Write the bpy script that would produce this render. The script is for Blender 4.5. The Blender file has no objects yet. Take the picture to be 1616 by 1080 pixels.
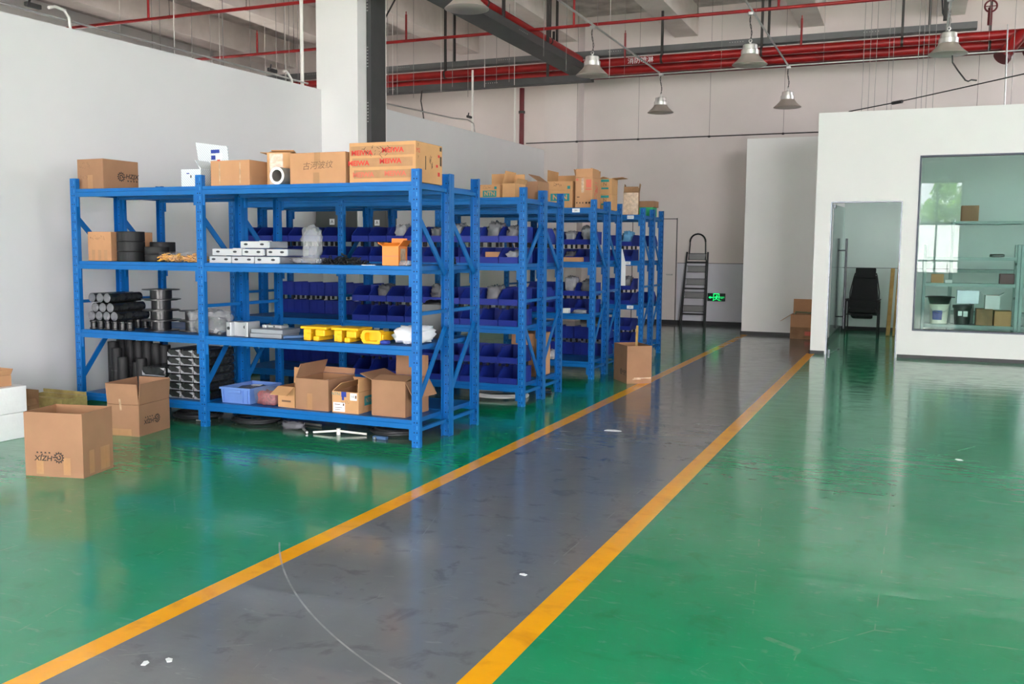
import bpy, math, random
from mathutils import Vector, Matrix, noise, Euler
random.seed(7)
SC = bpy.context.scene
COL = SC.collection
PI = math.pi

# ------------------------------------------------------------------ mesh builder
class MB:
    def __init__(s):
        s.v = []; s.f = []; s.m = []
    def add(s, vs, fs, mi=0, M=None):
        b = len(s.v)
        s.v += [tuple(M @ Vector(v)) for v in vs] if M is not None else [tuple(v) for v in vs]
        for f in fs:
            s.f.append(tuple(b + i for i in f)); s.m.append(mi)
        return s
    def box(s, x0, x1, y0, y1, z0, z1, mi=0, M=None):
        vs = [(x0,y0,z0),(x1,y0,z0),(x1,y1,z0),(x0,y1,z0),(x0,y0,z1),(x1,y0,z1),(x1,y1,z1),(x0,y1,z1)]
        return s.add(vs, [(0,3,2,1),(4,5,6,7),(0,1,5,4),(1,2,6,5),(2,3,7,6),(3,0,4,7)], mi, M)
    def rbox(s, x0, x1, y0, y1, z0, z1, r=.004, mi=0, M=None):
        # box with chamfered edges
        vs = []; 
        for (x, sx) in ((x0,1),(x1,-1)):
            for (y, sy) in ((y0,1),(y1,-1)):
                for (z, sz) in ((z0,1),(z1,-1)):
                    vs += [(x,y+sy*r,z+sz*r),(x+sx*r,y,z+sz*r),(x+sx*r,y+sy*r,z)]
        I = lambda a,b,c,k: (a*4+b*2+c)*3+k
        fs = [(I(0,0,0,0),I(0,0,1,0),I(0,1,1,0),I(0,1,0,0)),(I(1,0,0,0),I(1,1,0,0),I(1,1,1,0),I(1,0,1,0)),
              (I(0,0,0,1),I(1,0,0,1),I(1,0,1,1),I(0,0,1,1)),(I(0,1,0,1),I(0,1,1,1),I(1,1,1,1),I(1,1,0,1)),
              (I(0,0,0,2),I(0,1,0,2),I(1,1,0,2),I(1,0,0,2)),(I(0,0,1,2),I(1,0,1,2),I(1,1,1,2),I(0,1,1,2))]
        for c in (0,1):
            for b in (0,1):
                fs.append((I(0,b,c,1),I(1,b,c,1),I(1,b,c,2),I(0,b,c,2)))
            for a in (0,1):
                fs.append((I(a,0,c,0),I(a,1,c,0),I(a,1,c,2),I(a,0,c,2)))
        for a in (0,1):
            for b in (0,1):
                fs.append((I(a,b,0,0),I(a,b,1,0),I(a,b,1,1),I(a,b,0,1)))
                for c in (0,1):
                    fs.append((I(a,b,c,0),I(a,b,c,1),I(a,b,c,2)))
        return s.add(vs, fs, mi, M)
    def bar(s, p0, p1, w, t, up=(0,0,1), mi=0):
        p0 = Vector(p0); p1 = Vector(p1); d = (p1-p0); L = d.length; d.normalize()
        u = Vector(up); a = d.cross(u)
        if a.length < 1e-5: a = d.cross(Vector((1,0,0)))
        a.normalize(); b = a.cross(d)
        M = Matrix((( d.x,a.x,b.x,p0.x),(d.y,a.y,b.y,p0.y),(d.z,a.z,b.z,p0.z),(0,0,0,1)))
        return s.box(0, L, -w/2, w/2, -t/2, t/2, mi, M)
    def cyl(s, p0, p1, r0, r1=None, n=12, caps=True, mi=0):
        r1 = r0 if r1 is None else r1
        p0 = Vector(p0); p1 = Vector(p1); d = (p1-p0).normalized()
        a = d.orthogonal().normalized(); b = d.cross(a)
        vs = []
        for p, r in ((p0,r0),(p1,r1)):
            for i in range(n):
                t = 2*PI*i/n
                vs.append(p + (a*math.cos(t)+b*math.sin(t))*r)
        fs = [(i,(i+1)%n,n+(i+1)%n,n+i) for i in range(n)]
        if caps: fs += [tuple(range(n-1,-1,-1)), tuple(range(n,2*n))]
        return s.add(vs, fs, mi)
    def tube(s, pts, r, n=8, mi=0, closed=False):
        P = [Vector(p) for p in pts]; k = len(P); vs = []; a = None
        for i in range(k):
            if closed: d = (P[(i+1)%k]-P[i-1]).normalized()
            else: d = (P[min(i+1,k-1)]-P[max(i-1,0)]).normalized()
            a = d.orthogonal().normalized() if a is None else (a-d*a.dot(d)).normalized()
            b = d.cross(a); rr = r[i] if isinstance(r,(list,tuple)) else r
            for j in range(n):
                t = 2*PI*j/n; vs.append(P[i]+(a*math.cos(t)+b*math.sin(t))*rr)
        fs = []
        for i in range(k if closed else k-1):
            i2 = (i+1)%k
            for j in range(n):
                fs.append((i*n+j, i*n+(j+1)%n, i2*n+(j+1)%n, i2*n+j))
        if not closed: fs += [tuple(range(n-1,-1,-1)), tuple(range((k-1)*n,k*n))]
        return s.add(vs, fs, mi)
    def lathe(s, prof, n=24, c=(0,0,0), mi=0, M=None, closed=False):
        vs = []; k = len(prof)
        for r, z in prof:
            for j in range(n):
                t = 2*PI*j/n; vs.append((c[0]+r*math.cos(t), c[1]+r*math.sin(t), c[2]+z))
        fs = []
        for i in range(k if closed else k-1):
            i2 = (i+1)%k
            for j in range(n):
                fs.append((i*n+j, i*n+(j+1)%n, i2*n+(j+1)%n, i2*n+j))
        if not closed:
            if prof[0][0] > 1e-6: fs.append(tuple(range(n-1,-1,-1)))
            if prof[-1][0] > 1e-6: fs.append(tuple(range((k-1)*n,k*n)))
        return s.add(vs, fs, mi, M)
    def prism(s, poly, x0, x1, mi=0, M=None):
        # poly of (y, z), extruded along x
        n = len(poly)
        vs = [(x0,y,z) for y,z in poly]+[(x1,y,z) for y,z in poly]
        fs = [(i,(i+1)%n,n+(i+1)%n,n+i) for i in range(n)]+[tuple(range(n-1,-1,-1)),tuple(range(n,2*n))]
        return s.add(vs, fs, mi, M)
    def quad(s, x0, x1, y0, y1, z=0, mi=0, M=None):
        return s.add([(x0,y0,z),(x1,y0,z),(x1,y1,z),(x0,y1,z)], [(0,1,2,3)], mi, M)
    def blob(s, w, d, h, seed=0, rough=.18, nu=18, nv=12, e=.55, c=(0,0,0), mi=0, freq=2.6):
        # crumpled soft lump with a flat base at z = 0
        vs = []; off = Vector((seed*3.1, seed*1.7, seed*.9))
        sp = lambda q, p: math.copysign(abs(q)**p, q)
        for i in range(nv+1):
            ph = -PI/2+PI*i/nv
            for j in range(nu):
                th = 2*PI*j/nu
                x = sp(math.cos(ph),e)*sp(math.cos(th),e); y = sp(math.cos(ph),e)*sp(math.sin(th),e); z = sp(math.sin(ph),e)
                p = Vector((x,y,z)); k = 1+rough*noise.noise(p*freq+off)+rough*.5*noise.noise(p*freq*2.7+off)
                x, y, z = x*k, y*k, z*k
                vs.append((c[0]+x*w/2, c[1]+y*d/2, c[2]+max(0.0,(z+1)*h/2)))
        fs = [(i*nu+j, i*nu+(j+1)%nu, (i+1)*nu+(j+1)%nu, (i+1)*nu+j) for i in range(nv) for j in range(nu)]
        return s.add(vs, fs, mi)
    def mesh(s, name, mats, smooth=None):
        me = bpy.data.meshes.new(name)
        me.from_pydata(s.v, [], s.f)
        for m in (mats if isinstance(mats,(list,tuple)) else [mats]): me.materials.append(m)
        me.polygons.foreach_set('material_index', s.m)
        if smooth is not None:
            me.shade_smooth(); me.set_sharp_from_angle(angle=smooth)
        me.update()
        return me
    def build(s, name, mats, parent=None, loc=None, smooth=None, rot=None):
        o = bpy.data.objects.new(name, s.mesh(name, mats, smooth))
        COL.objects.link(o)
        if parent is not None: o.parent = parent
        if loc is not None: o.location = loc
        if rot is not None: o.rotation_euler = rot
        return o
SM = .7

def tag(o, label, cat, group=None):
    o['label'] = label; o['category'] = cat
    if group: o['group'] = group
    return o
def thing(name, label, cat, loc=(0,0,0), rz=0, group=None):
    o = bpy.data.objects.new(name, None); o.empty_display_size = .1; COL.objects.link(o)
    o.location = loc; o.rotation_euler = (0,0,rz)
    return tag(o, label, cat, group)
def struct(o):
    o['kind'] = 'structure'; return o
def dup(root, loc, rz, label, group=None):
    r = root.copy(); COL.objects.link(r); r.location = loc; r.rotation_euler = (0,0,rz); r['label'] = label
    if group: r['group'] = group
    for ch in root.children:
        c = ch.copy(); COL.objects.link(c); c.parent = r
        for g in ch.children:
            k = g.copy(); COL.objects.link(k); k.parent = c
    return r
ORD = ['first','second','third','fourth','fifth','sixth','seventh','eighth','ninth','tenth','eleventh','twelfth','thirteenth',
       'fourteenth','fifteenth','sixteenth','seventeenth','eighteenth','nineteenth','twentieth','twenty-first','twenty-second']

# ------------------------------------------------------------------ materials
def lin(c):
    f = lambda u: u/12.92 if u <= .04045 else ((u+.055)/1.055)**2.4
    return tuple(f(x/255) for x in c)+(1,)
class NT:
    def __init__(s, name):
        s.mat = bpy.data.materials.new(name); s.mat.use_nodes = True
        s.t = s.mat.node_tree; s.t.nodes.clear()
        s.out = s.t.nodes.new('ShaderNodeOutputMaterial')
    def n(s, typ, **kw):
        nd = s.t.nodes.new(typ)
        for k, v in kw.items(): setattr(nd, k, v)
        return nd
    def put(s, sock, v):
        if isinstance(v, bpy.types.NodeSocket): s.t.links.new(v, sock)
        else: sock.default_value = v
    def math(s, op, a, b=0.0, c=None, clamp=False):
        nd = s.n('ShaderNodeMath', operation=op, use_clamp=clamp)
        s.put(nd.inputs[0], a); s.put(nd.inputs[1], b)
        if c is not None: s.put(nd.inputs[2], c)
        return nd.outputs[0]
    def mix(s, fac, a, b):
        nd = s.n('ShaderNodeMix', data_type='RGBA')
        s.put(nd.inputs[0], fac); s.put(nd.inputs[6], a); s.put(nd.inputs[7], b)
        return nd.outputs[2]
    def noise(s, vec, scale, detail=4, rough=.55, dist=0.0):
        nd = s.n('ShaderNodeTexNoise'); s.put(nd.inputs['Vector'], vec)
        nd.inputs['Scale'].default_value = scale; nd.inputs['Detail'].default_value = detail
        nd.inputs['Roughness'].default_value = rough; nd.inputs['Distortion'].default_value = dist
        return nd.outputs[0]
    def ramp(s, v, lo, hi):
        nd = s.n('ShaderNodeMapRange'); s.put(nd.inputs[0], v)
        nd.inputs[1].default_value = lo; nd.inputs[2].default_value = hi
        return nd.outputs[0]
    def coord(s, kind='Object'):
        return s.n('ShaderNodeTexCoord').outputs[kind]
    def scale(s, vec, sx, sy, sz):
        nd = s.n('ShaderNodeMapping'); s.put(nd.inputs[0], vec); nd.inputs[3].default_value = (sx,sy,sz)
        return nd.outputs[0]
    def bsdf(s, **kw):
        b = s.n('ShaderNodeBsdfPrincipled')
        for k, v in kw.items(): s.put(b.inputs[k.replace('_',' ')], v)
        return b
    def bump(s, h, strength=.2, dist=.01):
        nd = s.n('ShaderNodeBump'); s.put(nd.inputs['Height'], h)
        nd.inputs['Strength'].default_value = strength; nd.inputs['Distance'].default_value = dist
        return nd.outputs[0]
    def done(s, sh):
        s.t.links.new(sh.outputs[0] if hasattr(sh,'outputs') else sh, s.out.inputs[0]); return s.mat
def mat(name, c, rough=.5, metal=0.0, var=0.0, vscale=6, bump=0.0, bscale=40, spec=.5, c2=None, rvar=0.0):
    t = NT(name); col = lin(c); nv = None
    if var or c2:
        nv = t.noise(t.coord(), vscale)
        dk = c2 or tuple(x*(1-var) for x in c)
        col = t.mix(t.ramp(nv,.35,.65), col, lin(dk))
    b = t.bsdf(Base_Color=col, Roughness=rough, Metallic=metal, Specular_IOR_Level=spec)
    if rvar:
        t.put(b.inputs['Roughness'], t.math('ADD', rough-rvar/2, t.math('MULTIPLY', t.noise(t.coord(), vscale*2), rvar)))
    if bump: t.put(b.inputs['Normal'], t.bump(t.noise(t.coord(), bscale, 5), bump))
    return t.done(b)

M = {}
M['white'] = mat('white_paint', (233,233,231), .6, var=.012, vscale=1.5, bump=.02, bscale=120)
M['white2'] = mat('satin_white_partition', (221,221,221), .6, var=.012, vscale=1.5, bump=.02, bscale=120)
M['farwall'] = mat('warm_off_white_paint', (217,208,204), .7, var=.03, vscale=.7)  # even warm tone, slightly darker than the other white walls
M['lowpanel'] = mat('cool_white_panel', (202,202,210), .55, var=.015, vscale=2)
M['officewall'] = mat('green_bounce_wall_paint', (200,213,209), .6, var=.015, vscale=2)  # greenish bounce light is put into this wall's colour
M['concrete'] = mat('slab_concrete', (208,202,196), .85, c2=(168,162,157), vscale=3.0, bump=.2, bscale=25)
M['beam'] = mat('beam_concrete', (226,218,212), .8, c2=(212,203,196), vscale=2.2)
M['black'] = mat('black_paint', (22,22,24), .45)
M['skirting'] = mat('black_skirting', (30,30,32), .5)
M['tray'] = mat('grey_tray_metal', (104,106,106), .5, metal=.2, var=.06, vscale=4)
M['traydark'] = mat('dark_tray_metal', (72,73,73), .55, metal=.2, var=.08, vscale=4)
M['hanger'] = mat('dark_hanger_steel', (62,60,58), .6, metal=.3)
M['red'] = mat('red_pipe_paint', (158,18,20), .4, var=.12, vscale=3)
M['red2'] = mat('deep_red_pipe_paint', (108,12,22), .42, var=.12, vscale=3)
M['galv'] = mat('galvanised_steel', (190,190,188), .35, metal=.7, var=.06, vscale=20)
M['wire'] = mat('grey_wire', (150,148,145), .5, metal=.3)
M['pvc'] = mat('white_pvc', (228,226,220), .45)
M['cord'] = mat('black_cord', (45,42,42), .6)
M['blue'] = mat('rack_blue_paint', (8,98,168), .38, var=.05, vscale=5, spec=.35)
M['deck'] = mat('rack_deck_blue', (6,86,154), .42, var=.07, vscale=4)
M['bin'] = mat('navy_bin_plastic', (22,42,134), .42, var=.08, vscale=6, spec=.4)
M['rod'] = mat('black_rod', (18,18,20), .45)
M['kraft'] = mat('kraft_card', (159,120,92), .8, var=.05, vscale=5, spec=.2)
M['kraft2'] = mat('kraft_card_orange', (192,144,106), .8, var=.05, vscale=5, spec=.2)
M['kraft3'] = mat('kraft_card_yellow', (199,152,107), .8, var=.05, vscale=5, spec=.2)
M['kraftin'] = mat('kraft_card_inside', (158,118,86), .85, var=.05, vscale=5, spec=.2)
M['kraftold'] = mat('kraft_card_worn', (160,122,88), .8, var=.14, vscale=9, spec=.25)
M['tape'] = mat('tan_packing_tape', (172,128,88), .3, var=.05, vscale=20)
M['gloss'] = mat('shiny_clear_tape', (206,174,142), .18, var=.18, vscale=26, bump=.5, bscale=22)
M['ink'] = mat('black_print', (44,36,30), .7)
M['inkf'] = mat('faded_print', (112,84,62), .75)
M['redink'] = mat('red_print', (206,56,48), .7)
M['redinkf'] = mat('pale_red_print', (206,104,84), .7)
M['teal'] = mat('teal_print', (30,128,128), .7)
M['bluelab'] = mat('blue_print', (38,60,150), .6)
M['label'] = mat('white_label', (236,238,240), .6)
M['whitecard'] = mat('white_card', (234,235,234), .65, var=.02)
M['paleend'] = mat('pale_end_plate', (182,185,188), .5)
M['foam'] = mat('white_foam', (238,239,238), .75, var=.03, vscale=8, bump=.15, bscale=60)
M['osb'] = mat('yellowed_board', (196,176,110), .8, c2=(160,138,84), vscale=10)
M['blackpl'] = mat('black_plastic', (27,28,29), .42, var=.15, vscale=8)
M['blackmat'] = mat('black_rubber', (19,20,21), .65, var=.1, vscale=8)
M['spool'] = mat('black_spool', (18,19,21), .32)
M['packdark'] = mat('dark_filmed_pack', (48,50,50), .25, c2=(28,30,30), vscale=14, bump=.3, bscale=30)
M['yellow'] = mat('yellow_casting', (244,186,22), .42, var=.05, vscale=8)
M['alu'] = mat('machined_aluminium', (184,187,190), .4, metal=.55, var=.04, vscale=9)
M['alud'] = mat('grey_aluminium', (160,166,172), .42, metal=.5, var=.06, vscale=9)
M['bluerod'] = mat('blue_grey_rod', (70,102,140), .4)
M['orange'] = mat('orange_card', (236,130,40), .45, var=.06, vscale=8)
M['crate'] = mat('light_blue_crate', (104,140,206), .45, var=.04, vscale=8)
M['redbits'] = mat('dull_red_bits', (168,74,78), .6, var=.3, vscale=60, bump=.8, bscale=45)
M['paper'] = mat('white_film_wrap', (230,232,236), .5, bump=.6, bscale=14)
M['greybin'] = mat('grey_bin_plastic', (92,96,96), .55)
M['cabinet'] = mat('dark_grey_cabinet', (74,76,74), .5)
M['bluebag'] = mat('pale_blue_bag', (90,150,190), .35, bump=.5, bscale=14)
M['wirecoil'] = mat('pale_cable', (196,198,196), .45)
M['hose'] = mat('dark_hose', (40,42,44), .45)
M['steel'] = mat('brushed_steel', (92,96,102), .3, metal=.9)
M['dsteel'] = mat('dark_steel', (60,62,66), .35, metal=.6)
M['frame'] = mat('dark_window_frame', (44,52,66), .4, metal=.3)
M['shelfgrey'] = mat('pale_grey_green_rack', (150,172,168), .5, var=.03)
M['fabric'] = mat('black_chair_fabric', (20,20,22), .8, bump=.3, bscale=200)
M['wood'] = mat('yellow_wood', (184,152,88), .7, c2=(160,126,68), vscale=9)
M['bucket'] = mat('cream_bucket', (222,222,206), .45)
M['darkred'] = mat('dark_red_tin', (96,40,46), .5)
M['lampbody'] = mat('lamp_aluminium', (214,212,208), .3, metal=.8)
M['lampout'] = mat('lamp_cream_spun', (172,160,151), .45, metal=.2)
M['lampin'] = mat('lamp_bright_inside', (225,228,226), .18, metal=1.0)
M['leaf'] = mat('tree_leaf', (132,176,44), .6, c2=(84,134,24), vscale=3)
M['bark'] = mat('tree_bark', (90,72,56), .9)
M['ground'] = mat('outside_ground', (170,168,160), .9)
M['green'] = mat('green_item', (40,170,110), .5)
M['yellowitem'] = mat('yellow_sachet', (240,180,50), .45, c2=(206,146,70), vscale=30, bump=.5, bscale=40)
M['treadgrey'] = mat('ladder_tread_grey', (150,150,150), .35, metal=.5)

def glass(name, tint, fr=1.45, rough=.0, boost=1.0):
    t = NT(name)
    tr = t.n('ShaderNodeBsdfTransparent'); tr.inputs[0].default_value = tint
    gl = t.n('ShaderNodeBsdfGlossy'); gl.inputs['Roughness'].default_value = rough
    fz = t.n('ShaderNodeFresnel'); fz.inputs[0].default_value = fr
    mx = t.n('ShaderNodeMixShader'); t.put(mx.inputs[0], t.math('MULTIPLY', fz.outputs[0], boost, clamp=True))
    t.t.links.new(tr.outputs[0], mx.inputs[1]); t.t.links.new(gl.outputs[0], mx.inputs[2])
    return t.done(mx)
M['glass'] = glass('green_window_glass', (.87,.955,.935,1), boost=.72)
M['clear'] = glass('clear_window_glass', (.98,.99,.985,1))
def film(name, c, alpha, rough=.22):
    t = NT(name)
    nz = t.noise(t.coord(), 12, 4)
    b = t.bsdf(Base_Color=lin(c), Roughness=rough, Alpha=t.math('ADD', alpha-.15, t.math('MULTIPLY', nz, .45), clamp=True))
    t.put(b.inputs['Normal'], t.bump(t.noise(t.coord(), 17, 5), .8, .02))
    return t.done(b)
M['film'] = film('clear_plastic_film', (178,181,184), .3)
M['filmthin'] = film('thin_clear_film', (200,202,204), .05)

M['silverbag'] = film('silver_film', (168,170,174), .7)
M['greybag'] = film('grey_film', (120,120,125), .66)
def post_material():
    # painted post with punched holes down its web; object space, x across, z up
    t = NT('perforated_blue_post'); co = t.coord(); sx = t.n('ShaderNodeSeparateXYZ'); t.put(sx.inputs[0], co)
    x, z = sx.outputs[0], sx.outputs[2]
    p = .074
    zz = t.math('SUBTRACT', t.math('MODULO', t.math('ADD', z, 10*p), p), p/2)
    u = t.math('SUBTRACT', t.math('ABSOLUTE', x), .0115)
    r = t.math('SQRT', t.math('ADD', t.math('POWER', u, 2), t.math('POWER', zz, 2)))
    hole = t.math('LESS_THAN', r, .0052)
    z2 = t.math('SUBTRACT', t.math('MODULO', t.math('ADD', z, 10*p+p/2), p), p/2)
    ur = t.math('SUBTRACT', x, .0115)
    slot = t.math('MULTIPLY', t.math('LESS_THAN', t.math('ABSOLUTE', ur), .0026), t.math('LESS_THAN', t.math('ABSOLUTE', z2), .015))
    ul = t.math('ADD', x, .0115)
    e = t.math('SQRT', t.math('ADD', t.math('POWER', t.math('DIVIDE', ul, .007), 2), t.math('POWER', t.math('DIVIDE', z2, .017), 2)))
    ring = t.math('MULTIPLY', t.math('LESS_THAN', e, 1.0), t.math('GREATER_THAN', e, .68))
    base = t.mix(t.ramp(t.noise(co, 5), .35, .65), lin((10,101,172)), lin((6,92,161)))
    c1 = t.mix(ring, base, lin((18,74,150))); c2 = t.mix(slot, c1, lin((84,146,204))); c3 = t.mix(hole, c2, lin((10,22,48)))
    return t.done(t.bsdf(Base_Color=c3, Roughness=.38, Specular_IOR_Level=.35))
M['post'] = post_material()

def floor_material():
    t = NT('painted_epoxy_floor'); co = t.coord(); s = t.n('ShaderNodeSeparateXYZ'); t.put(s.inputs[0], co)
    x, y = s.outputs[0], s.outputs[1]
    def band(v, a, b): return t.math('MULTIPLY', t.math('GREATER_THAN', v, a), t.math('LESS_THAN', v, b))
    st = t.scale(co, 1.0, .45, 1)
    n1 = t.noise(st, 1.1, 6, .62); n2 = t.noise(co, 5.5, 5, .6, .6); n3 = t.noise(t.scale(co, 1, 3, 1), 9, 5, .65, .8)
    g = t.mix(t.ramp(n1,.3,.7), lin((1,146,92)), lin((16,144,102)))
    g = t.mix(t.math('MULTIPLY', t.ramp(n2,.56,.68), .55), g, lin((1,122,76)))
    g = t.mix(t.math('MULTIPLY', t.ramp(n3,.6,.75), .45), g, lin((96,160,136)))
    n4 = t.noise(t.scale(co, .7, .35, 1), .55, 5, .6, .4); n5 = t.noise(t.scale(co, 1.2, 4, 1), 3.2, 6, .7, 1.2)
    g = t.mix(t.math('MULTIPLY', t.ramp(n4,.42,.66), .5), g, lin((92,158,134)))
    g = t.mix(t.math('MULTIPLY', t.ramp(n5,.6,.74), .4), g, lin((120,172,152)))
    k = t.mix(t.ramp(n1,.3,.7), lin((106,109,113)), lin((122,124,126)))
    k = t.mix(t.math('MULTIPLY', t.ramp(n2,.56,.66), .5), k, lin((86,89,93)))
    k = t.mix(t.math('MULTIPLY', t.ramp(n3,.62,.78), .4), k, lin((156,158,160)))
    yl = t.mix(t.math('MULTIPLY', t.ramp(n2,.52,.68), .6), lin((252,174,8)), lin((224,146,8)))
    front = t.math('LESS_THAN', y, 17.1)
    lane = t.math('MULTIPLY', band(x,-2.67,-1.29), front)
    cross = t.math('MULTIPLY', t.math('GREATER_THAN', y, 17.1), t.math('LESS_THAN', x, -1.25))
    grey = t.math('MAXIMUM', lane, cross)
    grey = t.math('MULTIPLY', grey, t.math('GREATER_THAN', x, -7.0))
    ya = t.math('MULTIPLY', band(x,-2.728,-2.618), front); yb = t.math('MULTIPLY', band(x,-1.347,-1.236), t.math('LESS_THAN', y, 14.32))
    yc = t.math('MULTIPLY', band(y,17.05,17.1), band(x,-7.0,-2.7))
    c = t.mix(grey, g, k)
    c = t.mix(t.math('MULTIPLY', yc, .35), c, yl)
    c = t.mix(t.math('MAXIMUM', ya, yb), c, yl)
    c = t.mix(t.math('LESS_THAN', x, -7.2), c, lin((150,142,134)))
    # bare dusty strip below the racks nearest the aisle corner
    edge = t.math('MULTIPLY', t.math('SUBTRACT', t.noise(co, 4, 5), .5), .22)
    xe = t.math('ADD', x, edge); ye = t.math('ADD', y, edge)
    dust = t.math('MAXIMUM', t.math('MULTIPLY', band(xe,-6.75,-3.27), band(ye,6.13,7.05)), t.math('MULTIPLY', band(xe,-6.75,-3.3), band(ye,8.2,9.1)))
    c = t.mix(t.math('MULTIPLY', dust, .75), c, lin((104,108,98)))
    # long curved scrape
    dx = t.math('SUBTRACT', x, .0347); dy = t.math('SUBTRACT', y, 5.8362)
    rr = t.math('SQRT', t.math('ADD', t.math('POWER', dx, 2), t.math('POWER', dy, 2)))
    arc = t.math('MULTIPLY', t.math('LESS_THAN', t.math('ABSOLUTE', t.math('SUBTRACT', rr, 3.5245)), .0042), band(y,2.4,3.78))
    c = t.mix(t.math('MULTIPLY', t.math('MULTIPLY', arc, t.math('LESS_THAN', x, -1.0)), t.math('ADD', .3, t.math('MULTIPLY', t.ramp(n2,.4,.6), .4))), c, lin((176,178,176)))
    # fine scratches
    w = t.n('ShaderNodeTexVoronoi', feature='DISTANCE_TO_EDGE'); t.put(w.inputs['Vector'], t.scale(co, 1.1, .5, 1)); w.inputs['Scale'].default_value = .9
    scr = t.math('MULTIPLY', t.math('LESS_THAN', w.outputs['Distance'], .0022), t.ramp(n2,.5,.6))
    c = t.mix(t.math('MULTIPLY', scr, .12), c, lin((190,200,196)))
    rough = t.math('ADD', .085, t.math('MULTIPLY', t.ramp(n2,.35,.7), .1))
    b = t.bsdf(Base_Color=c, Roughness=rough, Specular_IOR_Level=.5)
    h = t.math('ADD', t.noise(t.scale(co, .6, 2.2, 1), 3.2, 3, .5), t.math('MULTIPLY', t.noise(co, 26, 3), .08))
    t.put(b.inputs['Normal'], t.bump(h, .05, .05))
    return t.done(b)
M['floor'] = floor_material()

def stripe_card():
    t = NT('hatched_white_card'); co = t.coord(); s = t.n('ShaderNodeSeparateXYZ'); t.put(s.inputs[0], co)
    d = t.math('ADD', s.outputs[2], t.math('SUBTRACT', s.outputs[0], s.outputs[1]))
    m = t.math('LESS_THAN', t.math('MODULO', t.math('ADD', d, 20), .022), .007)
    return t.done(t.bsdf(Base_Color=t.mix(m, lin((218,222,224)), lin((176,190,198))), Roughness=.55))
M['hatch'] = stripe_card()
def emit(name, c, e):
    t = NT(name); b = t.bsdf(Base_Color=lin(c), Roughness=.5, Emission_Color=lin(c), Emission_Strength=e); return t.done(b)
M['exitgreen'] = emit('lit_green_sign', (20,240,120), .3)
M['exitdark'] = mat('sign_dark_face', (8,22,14), .3)

# ------------------------------------------------------------------ text and marks
_TC = {}
def text_geo(body, size=1.0, align='CENTER', shear=0.0, bold=0.0):
    k = (body, align, shear, bold)
    if k not in _TC:
        c = bpy.data.curves.new('txt','FONT'); c.body = body; c.align_x = align; c.align_y = 'CENTER'; c.size = 1.0; c.shear = shear; c.resolution_u = 2; c.offset = bold
        o = bpy.data.objects.new('txt', c); COL.objects.link(o)
        dg = bpy.context.evaluated_depsgraph_get(); me = bpy.data.meshes.new_from_object(o.evaluated_get(dg))
        _TC[k] = ([tuple(v.co) for v in me.vertices], [tuple(p.vertices) for p in me.polygons])
        bpy.data.objects.remove(o); bpy.data.curves.remove(c); bpy.data.meshes.remove(me)
    vs, fs = _TC[k]
    return [(x*size, y*size, 0) for x,y,z in vs], fs
def add_text(mb, body, size, x=0, y=0, mi=0, align='CENTER', rot=0.0, sx=1.0, shear=0.0, z=0.0, bold=0.0):
    vs, fs = text_geo(body, size, align, shear, bold)
    c, s = math.cos(rot), math.sin(rot)
    mb.add([(x+c*a*sx-s*b, y+s*a*sx+c*b, z) for a,b,_ in vs], fs, mi)
def face_matrix(face, w, d, h, u=0, v=0, off=.0012):
    F = {'front':((1,0,0),(0,0,1),(0,-1,0),(u,-d/2-off,v)),'back':((-1,0,0),(0,0,1),(0,1,0),(-u,d/2+off,v)),
         'right':((0,1,0),(0,0,1),(1,0,0),(w/2+off,u,v)),'left':((0,-1,0),(0,0,1),(-1,0,0),(-w/2-off,-u,v)),
         'top':((1,0,0),(0,1,0),(0,0,1),(u,v,h+off))}[face]
    X, Y, Z, P = F
    return Matrix(((X[0],Y[0],Z[0],P[0]),(X[1],Y[1],Z[1],P[1]),(X[2],Y[2],Z[2],P[2]),(0,0,0,1)))
def decal(root, name, face, u, v, mb, mats, off=.0012):
    w, d, h = root['w'], root['d'], root['h']
    MM = face_matrix(face, w, d, h, u, v, off)
    out = MB(); out.v = [tuple(MM @ Vector(p)) for p in mb.v]; out.f = mb.f; out.m = mb.m
    return out.build(name, mats, root)
def rect(w, h, mi=0, x=0, y=0, mb=None, z=0.0):
    mb = mb or MB(); mb.quad(x-w/2, x+w/2, y-h/2, y+h/2, z, mi); return mb
def gear_logo(size=.1, flip=False):
    mb = MB(); n = 12; R = size/2; k = -1 if flip else 1
    def P(x, y): return (k*x, k*y, 0)
    for i in range(n):                              # teeth
        a = 2*PI*i/n; w = .12
        vs = [P(math.cos(a-w)*R*.74, math.sin(a-w)*R*.74), P(math.cos(a-w)*R, math.sin(a-w)*R), P(math.cos(a+w)*R, math.sin(a+w)*R), P(math.cos(a+w)*R*.74, math.sin(a+w)*R*.74)]
        mb.add(vs, [(0,1,2,3)])
    def ring(r0, r1, a0, a1, m=28):
        vs = []
        for i in range(m+1):
            a = a0+(a1-a0)*i/m; vs += [P(math.cos(a)*r0, math.sin(a)*r0), P(math.cos(a)*r1, math.sin(a)*r1)]
        mb.add(vs, [(2*i,2*i+1,2*i+3,2*i+2) for i in range(m)])
    ring(R*.62, R*.8, .5, 2*PI-.2); ring(R*.22, R*.44, -.6, 2*PI-1.6)
    mb.add([P(R*.2,-R*.12),P(R*1.15,-R*.1),P(R*1.15,R*.06),P(R*.2,R*.1)], [(0,1,2,3)])
    r = PI if flip else 0
    add_text(mb, 'HZJX', size*.62, k*size*1.4, k*size*.07, rot=r, sx=1.15, shear=.15, bold=.02)
    for q in range(4): mb.add([P(R*(1.75+.75*q)+x, -R*.72+y) for x, y in ((-R*.16,-R*.17),(R*.16,-R*.17),(R*.16,R*.17),(R*.05,R*.02),(-R*.16,R*.17))], [(0,1,2,3,4)])
    return mb

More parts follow.
